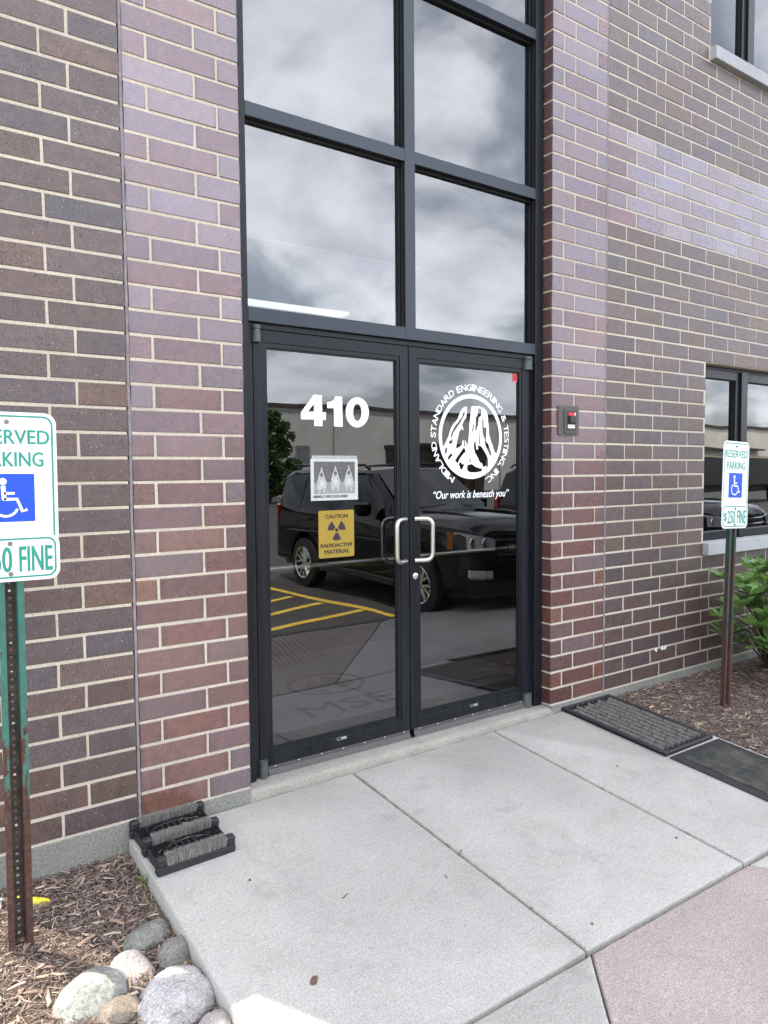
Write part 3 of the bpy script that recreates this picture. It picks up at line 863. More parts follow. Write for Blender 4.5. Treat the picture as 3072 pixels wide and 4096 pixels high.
# foundation ledge and door sill
fm = MB()
fm.box((XL, -.35, -16), (-20, 3.5, -.22)).box((-20, -.3, -16), (-.2, 3.5, -.22)).box((W + .2, -.3, -16), (XE + 500, 3.5, -.22))
struct(fm.build('foundation', MAT['foundation']))
vs_, rs = [], []
rn = random.Random(8)
prof = [(6.9, -.45), (3.2, -.5), (.7, -.62), (.05, -.9), (-.2, -1.5), (-.3, -3.6)]
for i in range(80):
    x = -.6 + (W + 1.2) * i / 79
    rs.append([(x, y + (0 if k < 2 else .45 * mnoise.noise(Vector((x * .25, k * .4, 0))) + .22 * mnoise.noise(Vector((x * 1.1, k * .7, 3)))), z + (.08 * mnoise.noise(Vector((x * .5, k, 7))) if k > 1 else 0)) for k, (y, z) in enumerate(prof)])
sill = MB().rings(rs, False, closed=False).build('door_sill', MAT['concrete_old'], smooth=60)
struct(sill)

# rest of the building (beyond the frame): upper storeys, side wall, roof
ob_ = (200, 60, 0)
shell = thing('office_building', ob_, 'upper storey, side walls and roof of the brick office building', 'building')
MB().box((XL, .1, ZT), (-.2, 8, 432)).box((-.2, .1, 232), (W + .2, 8, 432)).box((W + .2, .1, ZT + 40), (XE + 500, 8, 432)).box((W + .2, .1, ZT), (XW, 8, ZT + 40)).build('upper_wall', plain('distant_brick', (0.075, 0.058, 0.056), 0.65), shell, ob_)
MB().box((XL, 3.6, -16), (XL + 3.5, 500, 432)).box((XL, 496, -16), (XE + 500, 500, 432)).box((XE + 497, 3.6, -16), (XE + 500, 496, 432)).build('side_wall', plain('distant_brick_side', (0.075, 0.058, 0.056), 0.65), shell, ob_)
MB().box((XL - 1, 0, 432), (XE + 501, 501, 436)).build('roof', MAT['foundation'], shell, ob_)
MB().box((XE, .1, -.2), (XE + 500, 8, ZT + 40)).build('far_wall', plain('distant_brick_far', (0.075, 0.058, 0.056), 0.65), shell, ob_)

# windows of the right wall (parts of that wall)
def window(x0, x1, z0, z1, sill_z):
    w = MB().box((x0, 3.0, z0 - .2), (x0 + .6, 5.5, z1)).box((x0, 3.0, z1 - .9), (x1, 5.5, z1)).box((x0, 3.0, z0), (x1, 5.5, z0 + 2.2)).build('window', MAT['frame'], rw, o_rw)
    x = x0 + .6
    k = 0
    while x < x1 - 4:
        xa, xb = x, min(x + 23.2, x1)
        fr = MB()
        fr.box((xb, 2.6, z0), (xb + 3.4, 5.5, z1 - .9))
        for d, yy in ((0, 3.3),):
            fr.box((xa, yy, z1 - 3.4), (xb, 5.4, z1 - .95)).box((xb - 2.2, yy, z0 + 2.2), (xb - .02, 5.4, z1 - 3.4))
        fr.build('sash_frame', MAT['frame'], w, o_rw)
        wavy_pane(xa, xb - 2.2, 4.4, 4.65, z0 + 2.2, z1 - 3.4, int(xa)).build('pane', MAT['glass_t'], w, o_rw, smooth=40)
        MB().box((xb - 2.5, 4.0, z0 + 2.2), (xb - 2.2, 4.4, z1 - 3.4)).box((xa, 4.0, z1 - 3.7), (xb - 2.5, 4.4, z1 - 3.4)).build('gasket', MAT['gasket'], w, o_rw)
        x = xb + 3.4; k += 1
    s_ = MB(); n = 24
    s_.bbox((x0 - .1, -1.7, sill_z), (x1, 4.0, sill_z + 3.6), .12)
    s_.build('sill', MAT['stone'], w, o_rw)
    return w
window(XW, XE, 36.2, 88.0, 32.3)
window(XW, XE, 176.4, 240, 172.4)
# dark rooms behind the windows
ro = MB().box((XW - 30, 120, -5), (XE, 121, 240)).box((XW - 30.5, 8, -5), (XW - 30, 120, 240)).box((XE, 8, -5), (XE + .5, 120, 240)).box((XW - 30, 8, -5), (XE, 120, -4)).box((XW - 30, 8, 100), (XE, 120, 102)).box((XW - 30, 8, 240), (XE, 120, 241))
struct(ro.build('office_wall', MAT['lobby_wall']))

# ================================================================== GLASS ENTRANCE
o_e = (39.7, 4.0, -0.5)
ent = thing('glass_entrance', o_e, 'black framed glass entrance with double doors and tall transom panes', 'entrance')
FY, BY = 2.75, 6.9
def part(name, boxes, mat_='frame', parent=ent, ch=None):
    mb = MB()
    for b in boxes:
        (mb.bbox(b[0], b[1], ch) if ch else mb.box(*b))
    return mb.build(name, MAT[mat_], parent, o_e)
ZF = 232
part('jamb', [((.15, FY, -.4), (2.4, BY, ZF))], ch=.06)
part('jamb', [((76.68, FY, -.4), (79.22, BY, ZF))], ch=.06)
part('mullion', [((38.05, FY - .02, 85.0), (40.7, BY, ZF))], 'frame_t', ch=.06)
bars = [(85.0, 87.55), (121.35, 123.9), (157.8, 160.3), (194.0, 196.6), (229.5, 231.9)]
for z0, z1 in bars:
    part('transom', [((2.4, FY + .03, z0), (38.05, BY, z1))], 'frame_t', ch=.06)
    part('transom', [((40.7, FY + .03, z0), (76.68, BY, z1))], 'frame_t', ch=.06)
for i in range(4):
    for x0, x1 in ((2.4, 38.05), (40.7, 76.68)):
        z0, z1 = bars[i][1], bars[i + 1][0]
        p = wavy_pane(x0 + .02, x1 - .02, 4.6, 4.85, z0 + .02, z1 - .02, i * 7 + int(x0)).build('glass_pane', MAT['glass_t'], ent, o_e, smooth=40)
        # black gaskets with a grey stop, seen along the top and the right side of each pane
        g_ = MB()
        g_.box((x1 - .45, 4.1, z0), (x1, 4.6, z1)).box((x0, 4.1, z1 - .5), (x1 - .45, 4.6, z1)).box((x0, 4.35, z0), (x1 - .45, 4.6, z0 + .25)).box((x0, 4.35, z0 + .25), (x0 + .25, 4.6, z1 - .5))
        g_.build('gasket', MAT['gasket'], p, o_e)
        MB().box((x1 - .3, 3.3, z0), (x1 - .003, 3.75, z1)).build('glazing_stop', MAT['frame'], p, o_e)
part('door_head', [((2.4, 3.7, 83.95), (76.68, BY, 84.98))])
part('door_jamb', [((2.42, 3.75, -.4), (3.5, BY, 83.95))])
part('door_jamb', [((76.05, 3.75, -.4), (76.66, BY, 83.95))])
part('threshold', [((2.6, 3.15, -.72), (76.6, 6.9, -.3))], 'alum')

def door(xa, xb, gl, gr, hinge_left):
    D0, D1 = 3.9, 5.65
    sl, sr = gl - .8, gr + .8
    d = MB()
    d.bbox((xa, D0, 1.35), (sl, D1, 83.85), .05).bbox((sr, D0, 1.35), (xb, D1, 83.85), .05)
    d.bbox((sl, D0 + .015, 81.6), (sr, D1, 83.84), .04).bbox((sl, D0 + .015, 1.36), (sr, D1, 3.6), .04)
    d.box((sl, D0 + .22, 3.6), (gl, D1 - .2, 81.6)).box((gr, D0 + .22, 3.6), (sr, D1 - .2, 81.6))
    d.box((gl, D0 + .22, 80.75), (gr, D1 - .2, 81.6)).box((gl, D0 + .22, 3.6), (gr, D1 - .2, 4.55))
    d = d.build('door', MAT['frame'], ent, o_e)
    wavy_pane(gl, gr, 4.66, 4.9, 4.55, 80.75, int(gl), .013).build('glass_pane', MAT['glass'], d, o_e, smooth=40)
    MB().box((gl, 4.4, 80.45), (gr, 4.65, 80.75)).box((gr - .25, 4.4, 4.8), (gr, 4.65, 80.45)).box((gl, 4.45, 4.55), (gr, 4.65, 4.8)).build('gasket', MAT['gasket'], d, o_e)
    # pull handle: a bent tube, offset sideways from its two feet
    hx = xb - .85 if hinge_left else xa + 1.25
    gx = hx - 3.6 if hinge_left else hx + 3.6
    pts = []
    y0, yg, zt, zb = 3.9, 2.2, 47.2, 38.2
    def bez(a, b, c, n=6):
        a, b, c = Vector(a), Vector(b), Vector(c)
        return [tuple(a * (1 - t) ** 2 + b * 2 * t * (1 - t) + c * t * t) for t in [i / n for i in range(n + 1)]]
    k = -1 if hinge_left else 1
    pts = [(hx, y0, zt)] + bez((hx + k * 2.0, y0 - 1.0, zt), (gx, yg, zt), (gx, yg, zt - 1.7)) + bez((gx, yg, zb + 1.7), (gx, yg, zb), (hx + k * 2.0, y0 - 1.0, zb)) + [(hx, y0, zb)]
    MB().tube(pts, .5, 12).build('pull_handle', MAT['steel'], d, o_e, smooth=60)
    if not hinge_left:
        lk = MB().lathe([(3.9, .72), (3.72, .70), (3.62, .58), (3.6, .3), (3.62, .28), (3.62, 0.01)], 'y', 20, (41.0, 0, 34.8))
        lk = lk.build('lock_cylinder', MAT['alum'], d, o_e, smooth=40)
    # pivots
    for z0, z1 in ((81.4, 84.5), (-.45, 2.9)):
        px0, px1 = (xa - .3, xa + 1.35) if hinge_left else (xb - 2.0, xb + .35)
        c_ = (px0 + px1) / 2; w = (px1 - px0) / 2
        pr_ = [(px1, 3.9), (px0, 3.9)] + [(c_ - w * math.cos(R(a)), 3.55 - .85 * math.sin(R(a))) for a in range(0, 181, 20)]
        MB().prism(pr_, lambda x, y: (x, y, z0), lambda x, y: (x, y, z1)).build('pivot_hinge', MAT['hinge'], d, o_e, smooth=35)
        if z0 > 0:
            MB().box((px0 - .01, 2.68, 83.75), (px1 + .01, 3.9, 83.85)).build('hinge_gap', MAT['gasket'], d, o_e)
    x0 = xa + (1.6 if hinge_left else .7); x1 = xb - (.25 if hinge_left else 1.6)
    sw = MB().box((x0, 3.72, .95), (x1, 3.9, 1.36)).box((x0, 3.8, .7), (x1, 3.9, .95)).add([(x0, 3.78, .72), (x1, 3.78, .72), (x1, 3.35, -.28), (x0, 3.35, -.28), (x0, 3.9, .72), (x1, 3.9, .72), (x1, 3.5, -.28), (x0, 3.5, -.28)], [(0, 1, 2, 3), (4, 7, 6, 5), (0, 4, 5, 1), (3, 2, 6, 7), (0, 3, 7, 4), (1, 5, 6, 2)])
    sw = sw.build('door_sweep', MAT['sweep'], d, o_e)
    n = 7
    for i in range(n):
        sx = x0 + 1.5 + (x1 - x0 - 3) * i / (n - 1)
        MB().lathe([(3.73, .16), (3.68, .14), (3.64, .06)], 'y', 8, (sx, 0, 1.17), caps=True).build('screw', MAT['alum'], d, o_e, smooth=50)
    lx = 20.8 if hinge_left else 56.8
    MB().box((lx, 3.885, 2.95), (lx + 2.3, 3.9, 3.5)).build('maker_label', MAT['alum'], d, o_e)
    MB().box((lx + .1, 3.875, 3.05), (lx + 1.0, 3.885, 3.42)).build('maker_mark', MAT['ink'], d, o_e)
    # panic bar on the inside face
    MB().tube([(xa + 3, 9.0, 38.4), (xb - 3, 9.0, 38.4)], .55, 10).box((xa + 1, 5.65, 37.4), (xa + 2.6, 9.6, 39.6)).box((xb - 2.6, 5.65, 37.4), (xb - 1, 9.6, 39.6)).build('push_bar', MAT['steel'], d, o_e, smooth=50)
    return d
dL = door(3.72, 39.42, 6.6, 36.5, True)
dR = door(39.66, 75.95, 42.6, 72.72, False)

# vinyl lettering on the doors
GY = 4.615
def on_glass(x, z): return (x, GY, z)
# 410
def n410(a, b):
    vt, vb = 218 + (a - 213) * .057, 563 + (a - 250) * .055
    return (13.95 + .0203 * (a - 65) + 1.08e-6 * (a - 65) ** 2, 72.57 - (b - vt) / (vb - vt) * 6.12)
for loops in ([[(205, 218), (296, 224), (297, 410), (338, 412), (335, 497), (299, 494), (299, 564), (208, 560), (208, 489), (65, 484), (65, 410)], [(206, 322), (208, 403), (141, 402)]],
              [[(440, 234), (518, 240), (521, 574), (425, 570), (425, 368), (352, 366), (352, 300), (400, 292), (430, 268)]],
              [[(686 + 130 * math.cos(R(t)), 416 + 171 * math.sin(R(t))) for t in range(0, 360, 10)], [(686 + 47 * math.cos(R(t)), 416 + 98 * math.sin(R(t))) for t in range(0, 360, 12)]]):
    MB().flat([[n410(a, b) for a, b in lp_] for lp_ in loops], on_glass).build('house_number_digit', MAT['white_vinyl'], dL, o_e)
# round emblem
CX, CZ = 57.9, 65.18
def lg(a, b):
    return (57.6 + .02195 * (a - 832) + 1.53e-6 * (a - 832) ** 2, 65.3 + (845 - b) * .016406 * (1 + 6e-5 * (a - 832)))
ringo = MB().flat([[(CX + 9.6 * math.cos(R(t)), CZ + 9.6 * math.sin(R(t))) for t in range(0, 360, 4)], [(CX + 8.68 * math.cos(R(t)), CZ + 8.68 * math.sin(R(t))) for t in range(0, 360, 4)]], on_glass)
outline = [(850, 430), (838, 500), (828, 620), (820, 660), (815, 800), (800, 930), (790, 975), (764, 905), (754, 905), (764, 985), (748, 985), (740, 900), (726, 905), (715, 960), (690, 990), (640, 1020), (635, 1000), (645, 930), (665, 850), (680, 790), (705, 745), (732, 768), (735, 750), (720, 690), (740, 640), (775, 590), (785, 520), (785, 440),
           (745, 444), (715, 475), (690, 520), (655, 615), (600, 680), (565, 735), (530, 850), (490, 940), (446, 1012)]
arcp = [(CX + 9.0 * math.cos(R(t)), CZ + 9.0 * math.sin(R(t))) for t in range(203, 334, 5)]
out2 = [lg(*p) for p in outline] + arcp + [lg(*p) for p in [(1196, 1085), (1160, 1040), (1140, 960), (1115, 900), (1090, 800), (1085, 700), (1075, 600), (1070, 530), (1050, 480), (1010, 445), (950, 425)]]
holes = [[(750, 495), (755, 540), (700, 650), (640, 740), (600, 800), (575, 870), (560, 870), (570, 810), (610, 720), (660, 660), (720, 580), (735, 520)],
         [(585, 875), (585, 950), (540, 960), (535, 920), (565, 905)], [(500, 1000), (512, 1030), (495, 1105), (480, 1080), (485, 1030)],
         [(575, 1090), (585, 1115), (545, 1160), (525, 1185), (520, 1150), (545, 1105)],
         [(745, 1000), (768, 1058), (735, 1090), (690, 1150), (655, 1225), (620, 1190), (640, 1150), (700, 1065)],
         [(690, 1200), (720, 1235), (750, 1235), (715, 1310), (690, 1305), (685, 1270), (670, 1240)],
         [(790, 1245), (850, 1230), (900, 1265), (970, 1290), (1000, 1290), (980, 1330), (900, 1345), (820, 1345), (785, 1310)],
         [(820, 1155), (835, 1165), (835, 1210), (820, 1205)],
         [(880, 935), (900, 905), (915, 1025), (940, 1025), (935, 962), (985, 985), (1020, 1040), (1050, 1090), (1075, 1150), (1080, 1220), (1070, 1280), (1045, 1250), (1010, 1270), (990, 1210), (965, 1210), (940, 1150), (900, 1080), (880, 1000)],
         [(925, 570), (945, 455), (985, 462), (980, 560), (950, 580), (940, 680), (920, 740), (900, 780), (900, 720), (910, 570)],
         [(1000, 580), (1015, 640), (1015, 715), (1050, 720), (1055, 780), (1045, 900), (1080, 950), (1115, 1050), (1120, 1110), (1100, 1100), (1070, 1030), (1035, 950), (1030, 880), (1010, 830), (1000, 790), (995, 650)],
         [(880, 660), (885, 700), (870, 770), (850, 785), (865, 720)], [(945, 780), (955, 780), (970, 960), (955, 955)]]
ringo.flat([out2] + [[lg(*p) for p in h] for h in holes], lambda x, z: (x, GY - .006, z))
ringo.build('emblem', MAT['white_vinyl'], dR, o_e)
# lettering round the emblem, letter by letter
wd = {'I': .55, 'M': 1.35, ' ': .55, ',': .4, '.': .4, '&': 1.1, 'L': .85, 'E': .9, 'T': .95, 'S': .85}
ws = [wd.get(c, 1.05) for c in RING]; tot = sum(ws); acc = 0
rt = MB()
for c, w_ in zip(RING, ws):
    am = -152 + 309 * (acc + w_ / 2) / tot; acc += w_
    if c == ' ': continue
    half = (.46 * w_ * 309 / tot) * math.pi / 180 * 11.0
    th = R(am)
    def t3(x, y, th=th):
        r_ = 10.42 + y
        return (CX + r_ * math.sin(th) + x * math.cos(th), GY, CZ + r_ * math.cos(th) - x * math.sin(th))
    y0, y1 = (0, 1.42)
    if c in ',.': y0, y1 = (-.25 if c == ',' else 0, .3); half = .14
    rt = MB(); put_text(rt, c, -half, half, y0, y1, t3, fat=0.04)
    rt.build('ring_letter', MAT['white_vinyl'], dR, o_e)
mt = MB()
put_text(mt, '\u201cOur work is beneath you\u201d', 46.3, 69.2, 50.75, 53.0, on_glass, fat=.035, shear=.25)
mt.build('motto_lettering', MAT['white_vinyl'], dR, o_e)

# papers stuck to the doors: things of their own
ps = thing('poster', (21.4, 4.5, 51.8), 'black and white poster of three dogs taped inside the left door', 'poster')
op = (21.4, 4.5, 51.8)
def yy(y): return lambda x, z: (x, y, z)
MB().box((15.9, 4.585, 51.78), (26.9, 4.615, 60.05)).build('sheet', MAT['paper'], ps, op)
MB().box((16.2, 4.60, 60.05), (26.75, 4.615, 60.7)).build('laminate_edge', MAT['laminate'], ps, op)
pic = MB().box((16.65, 4.575, 53.1), (26.2, 4.585, 59.5), mi=0)
pic.add([(16.65, 4.57, 53.1), (26.2, 4.57, 53.1), (26.2, 4.57, 55.6), (16.65, 4.57, 55.3)], [(0, 1, 2, 3)], None, 1)
pic.build('photograph', [MAT['photo_d'], MAT['photo_m']], ps, op)
for dx, dz, s_, mir in ((18.35, 53.6, 1.0, 1), (21.55, 53.9, 1.0, 1), (24.75, 54.0, 1.0, -1)):
    body = [(-.85, .5), (-.75, 2.0), (-.6, 2.6), (-.5, 2.9), (-.42, 3.35), (-.16, 3.75), (-.05, 4.6), (.1, 4.6), (.2, 3.8), (.42, 3.35), (.5, 2.9), (.62, 2.5), (.85, 1.7), (.8, .8), (.62, .5), (.6, -.3), (.32, -.35), (.3, .4), (-.15, .45), (-.22, -.35), (-.55, -.35), (-.55, .4)]
    d_ = MB().flat([[(dx + mir * x * 1.3, dz + y * 1.04) for x, y in body]], yy(4.565))
    d_.flat([[(dx + mir * (.36 * math.cos(R(t))), dz + 3.25 + .45 * math.sin(R(t))) for t in range(0, 360, 30)]], yy(4.56), mi=1)
    d_.flat([[(dx + mir * (.42 * math.cos(R(t)) + .05), dz + 1.5 + .6 * math.sin(R(t))) for t in range(0, 360, 30)]], yy(4.56), mi=2)
    d_.build('printed_dog', [MAT['photo_l'], MAT['photo_d'], MAT['paper']], ps, op)
mt = MB(); put_text(mt, 'FRIENDLY OFFICE DOGS INSIDE', 16.5, 24.4, 52.3, 52.82, yy(4.575), fat=.03)
mt.build('caption', MAT['ink'], ps, op)

oc = (21.7, 4.5, 40.2)
ca = thing('caution_sign', oc, 'yellow caution radioactive material sign taped to the left door', 'sign')
MB().prism(rrect(17.53, 40.25, 25.87, 49.75, .35), yy(4.615), yy(4.59)).build('sheet', MAT['caution'], ca, oc)
tr = MB()
tr.flat([[(21.72 + .38 * math.cos(R(t)), 45.75 + .38 * math.sin(R(t))) for t in range(0, 360, 20)]], yy(4.58))
for a0 in (30, 150, 270):
    lo = arc(21.72, 45.75, 2.08, a0 - 30, a0 + 30, 8) + list(reversed(arc(21.72, 45.75, .58, a0 - 30, a0 + 30, 5)))
    tr.flat([lo], yy(4.58))
tr.build('trefoil', MAT['purple'], ca, oc)
for s_, x0, x1, z0, z1 in (('CAUTION', 19.15, 24.35, 48.15, 48.92), ('RADIOACTIVE', 17.98, 25.4, 42.35, 43.1), ('MATERIAL', 18.85, 24.8, 41.05, 41.85)):
    mt = MB(); put_text(mt, s_, x0, x1, z0, z1, yy(4.58), fat=.05); mt.build('lettering', MAT['ink'], ca, oc)
os_ = (71.9, 4.5, 78.5)
st = MB().box((70.95, 4.6, 78.5), (72.6, 4.62, 80.4)); st = st.build('sticker', MAT['red_stick'], None, os_)
tag(st, 'small red sticker in the top corner of the right door', 'sticker')
mt = MB()
for k in range(4):
    mt.box((71.35, 4.595, 78.95 + k * .3), (72.2, 4.6, 79.05 + k * .3))
mt.build('sticker_print', MAT['ink'], st, os_)

# lobby behind the doors
fl = MB()
for i in range(13):
    for j in range(2):
        fl.box((-46 + i * 13, 6.95 + j * 12, -.9), (-46 + i * 13 + 12.9, 6.95 + j * 12 + 11.9, -.25))
fl.box((-47, 31, -.9), (125, 260, -.3))
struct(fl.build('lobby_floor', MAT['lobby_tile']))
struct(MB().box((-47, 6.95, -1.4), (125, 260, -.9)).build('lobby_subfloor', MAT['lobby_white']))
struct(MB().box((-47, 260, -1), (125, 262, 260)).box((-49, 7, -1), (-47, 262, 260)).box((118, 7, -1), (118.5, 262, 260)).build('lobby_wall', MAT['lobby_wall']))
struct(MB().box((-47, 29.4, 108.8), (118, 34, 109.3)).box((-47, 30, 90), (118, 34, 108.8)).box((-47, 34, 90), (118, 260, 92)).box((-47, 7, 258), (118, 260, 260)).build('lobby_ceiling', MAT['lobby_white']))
# lamps in the lobby ceiling
for x0, x1, y0, y1, z in ((12, 39, 26.5, 29.5, 94.0),):
    l_ = thing('ceiling_light', ((x0 + x1) / 2, (y0 + y1) / 2, z), 'white strip light showing through the lower left transom pane', 'lamp')
    ol = ((x0 + x1) / 2, (y0 + y1) / 2, z)
    MB().box((x0, y0, z + .25), (x1, y1, z + .9)).build('diffuser', MAT['lamp'], l_, ol)
    MB().box((x0 - .4, y0 - .2, z + .9), (x1 + .4, 30, z + 1.6)).build('housing', MAT['lobby_white'], l_, ol)
om = (42, 50, -.2)
lm = thing('logo_mat', om, 'grey lobby floor mat with dark emblem and letters inside the left door', 'mat')
MB().bbox((-8, 22.5, -.25), (96, 82, .2), .1).build('carpet', MAT['lobby_mat'], lm, om)
def fz(z): return lambda x, y: (x, y, z)
em = MB().flat([[(44.5 + 11 * math.cos(R(t)), 48.5 + 10 * math.sin(R(t))) for t in range(0, 360, 8)], [(44.5 + 9.6 * math.cos(R(t)), 48.5 + 8.6 * math.sin(R(t))) for t in range(0, 360, 8)]], fz(.24))
em.flat([[(36, 45), (39, 50), (42, 54), (44, 50), (46.5, 55), (50, 52), (53, 46), (48, 42), (44, 44), (40, 41.5)]], fz(.24))
em.build('emblem', MAT['lobby_ink'], lm, om)
for c, x0, x1 in (('M', 27.5, 37.5), ('S', 39, 45.5), ('E', 47, 54), ('T', 55.5, 63.5)):
    mt = MB(); put_text(mt, c, x0, x1, 26, 34.5, lambda x, y: (x, y, .24)); mt.build('letter', MAT['lobby_ink'], lm, om)

# key switch box on the right pilaster
ok_ = (85.0, 0, 66)
kx = thing('key_switch_box', ok_, 'bronze wall plate with red label and key switch on the right pilaster', 'switch box')
MB().prism(rrect(81.4, 65.9, 88.7, 73.0, .5), yy(-.02), yy(-.35)).build('back_plate', MAT['box'], kx, ok_, smooth=30)
MB().prism(rrect(83.3, 66.4, 87.9, 72.3, .6), yy(-.35), yy(-.62)).build('raised_rim', MAT['box'], kx, ok_, smooth=30)
MB().prism(rrect(83.95, 66.95, 87.45, 71.75, .35), yy(-.62), yy(-.68)).build('face', MAT['box_in'], kx, ok_, smooth=30)
MB().box((84.6, -.72, 70.65), (86.65, -.68, 71.38)).build('red_label', MAT['red_lab'], kx, ok_)
MB().prism([(86.95 + .22 * math.cos(R(t)), 71.05 + .4 * math.sin(R(t))) for t in range(0, 360, 30)], yy(-.68), yy(-.74)).build('indicator', MAT['alum'], kx, ok_)
MB().bbox((84.75, -1.25, 68.75), (86.7, -.68, 70.55), .12).build('key_cover', MAT['box_in'], kx, ok_)
lb = MB().prism(rrect(84.4, 67.6, 86.85, 68.45, .1), yy(-.68), yy(-.71)).build('white_label', MAT['white_vinyl'], kx, ok_)
MB().box((84.6, -.715, 67.8), (84.85, -.71, 68.25)).box((85.2, -.715, 68.1), (86.5, -.71, 68.2)).box((85.2, -.715, 67.85), (86.2, -.71, 67.9)).build('label_print', MAT['ink'], lb, ok_)

# ================================================================== PARKING SIGNS
def parking_sign(base, top_z, label, lean, pcol):
    """steel channel post with two plates; built in local inches round its foot, z up"""
    t = thing('parking_sign', base, label, 'parking sign', 'disabled parking signs', rot=(0, lean, 0))
    zb, zt = -14, top_z - 1.5
    p = MB()
    # open channel: flanges in front, web with holes behind
    for sg in (-1, 1):
        p.box((min(sg * 1.55, sg * .75), -.75, zb), (max(sg * 1.55, sg * .75), -.62, zt))
        p.add([(sg * .75, -.75, zb), (sg * .62, .75, zb), (sg * .62, .75, zt), (sg * .75, -.75, zt), (sg * .86, -.62, zb), (sg * .75, .80, zb), (sg * .75, .80, zt), (sg * .86, -.62, zt)],
              [(0, 1, 2, 3), (4, 7, 6, 5)])
    po = p.build('post', MAT['post'], t, fix=False); po.color = pcol
    p = MB(); z = zb; w = .62; y = .74
    oc8 = [(math.cos(R(22.5 + 45 * k)) * .19, math.sin(R(22.5 + 45 * k)) * .19) for k in range(8)]
    while z < zt - 1:
        c_ = z + .5
        sq = [(w, .21), (w, .5), (-w, .5), (-w, .21), (-w, -.21), (-w, -.5), (w, -.5), (w, -.21)]
        o8 = [oc8[0], oc8[1], oc8[2], oc8[3], oc8[4], oc8[5], oc8[6], oc8[7]]
        p.add([(a, y, c_ + b) for a, b in sq] + [(a, y, c_ + b) for a, b in o8], [(i, (i + 1) % 8, 8 + (i + 1) % 8, 8 + i) for i in range(8)])
        z += 1
    p.build('perforated_web', MAT['rusty_web'], po, fix=False)
    zt2 = top_z; zm = top_z - 18; zf = top_z - 22.2
    def plate(name, x0, z0, x1, z1, r, yf):
        a = MB().prism(rrect(x0, z0, x1, z1, r, 6), yy(yf), yy(yf + .08)).build(name, MAT['sign_white'], t, smooth=30)
        o_, i_ = rrect(x0 + .42, z0 + .42, x1 - .42, z1 - .42, r - .3, 6), rrect(x0 + .66, z0 + .66, x1 - .66, z1 - .66, r - .5, 6)
        MB().flat([o_, i_], yy(yf - .015)).build('border', MAT['sign_green'], a)
        return a
    P1 = plate('sign_plate', -6, zm, 6, zt2, 1.5, -.86)
    P2 = plate('fine_plate', -6.05, zf, 6.05, zf + 6.1, 1.4, -.98)
    def word(s_, x0, x1, z0, z1, par, yf, fat=.05):
        m = MB(); put_text(m, s_, x0, x1, z0, z1, yy(yf), fat=fat); m.build('lettering', MAT['sign_green'], par)
    word('RESERVED', -5.1, 5.1, zt2 - 4.15, zt2 - 2.3, P1, -.88)
    word('PARKING', -4.3, 4.3, zt2 - 7.1, zt2 - 5.2, P1, -.88)
    word('$', -5.15, -3.75, zf + 1.7, zf + 4.0, P2, -1.0, .05)
    word('250', -3.4, .15, zf + 1.25, zf + 4.55, P2, -1.0, .07)
    word('FINE', 1.1, 5.1, zf + 1.25, zf + 4.55, P2, -1.0, .07)
    b = MB().prism(rrect(-3.15, zt2 - 14.35, 3.15, zt2 - 8.05, .2, 3), yy(-.875), yy(-.86)).build('symbol_panel', MAT['sign_blue'], P1)
    s_ = MB(); bz = zt2 - 14.35; f3 = yy(-.89)
    s_.flat([[(-.62 + .46 * math.cos(R(a)), bz + 5.3 + .46 * math.sin(R(a))) for a in range(0, 360, 24)]], f3)
    ribbon(s_, [(-.62, bz + 4.75), (-.52, bz + 2.85)], .55, f3)
    ribbon(s_, [(-.55, bz + 3.75), (.75, bz + 3.75)], .34, f3)
    ribbon(s_, [(-.55, bz + 2.98), (1.0, bz + 2.98), (1.62, bz + 1.35), (2.2, bz + 1.6)], .4, f3)
    ribbon(s_, arc(-.35, bz + 2.2, 1.45, 128, 340, 20), .32, f3)
    s_.build('wheelchair_symbol', MAT['white_vinyl'], b)
    for z_, yb, par in ((zt2 - 1.3, -.9, P1), (zf + 5.0, -1.02, P2), (zf + 1.0, -1.02, P2)):
        bo = MB().prism([(.32 * math.cos(R(60 * k)), z_ + .32 * math.sin(R(60 * k))) for k in range(6)], yy(yb - .12), yy(yb + .06))
        bo.build('bolt', MAT['bolt'], par)
    return t
parking_sign((-40.7, -14.2, -6.5), 65.6 + 6.5, 'large reserved parking sign on a rusty green post at the left edge', R(.35), (1, 1, 1, 1))
parking_sign((124.6, -18.4, -4.4), 64.4 + 4.4, 'small reserved parking sign in front of the office window beside the shrub', R(1.9), (.55, .48, .5, .5))

# ================================================================== BOOT SCRAPER
SL = math.atan(0.0845)
ob = (-15.2, -13.2, slab_z(-15, -13.2))
bs = thing('boot_scraper', ob, 'black rubber boot scraper with three grey brushes beside the left pilaster', 'boot scraper', rot=(SL, 0, R(2)))
def bristles(parent, x0, x1, y0, y1, z0, z1, n, seed, lean=(0, 0), fan=.5, sp_=.16):
    rn = random.Random(seed); mb = MB()
    for _ in range(n):
        x, y = rn.uniform(x0, x1), rn.uniform(y0, y1)
        h = z1 - z0 + rn.gauss(0, .07); dx, dy = rn.gauss(lean[0], sp_), rn.gauss(lean[1] + (y - (y0 + y1) / 2) * fan, .13)
        a = rn.uniform(0, math.pi); w = .028; c = rn.choice([(.30, .285, .27), (.38, .36, .34), (.21, .20, .19), (.46, .43, .40)])
        ux, uy = math.cos(a) * w, math.sin(a) * w
        mb.add([(x - ux, y - uy, z0), (x + ux, y + uy, z0), (x + dx + ux * .6, y + dy + uy * .6, z0 + h), (x + dx - ux * .6, y + dy - uy * .6, z0 + h)], [(0, 1, 2, 3)], c)
    return mb.build('brush', MAT['bristle'], parent, fix=False)
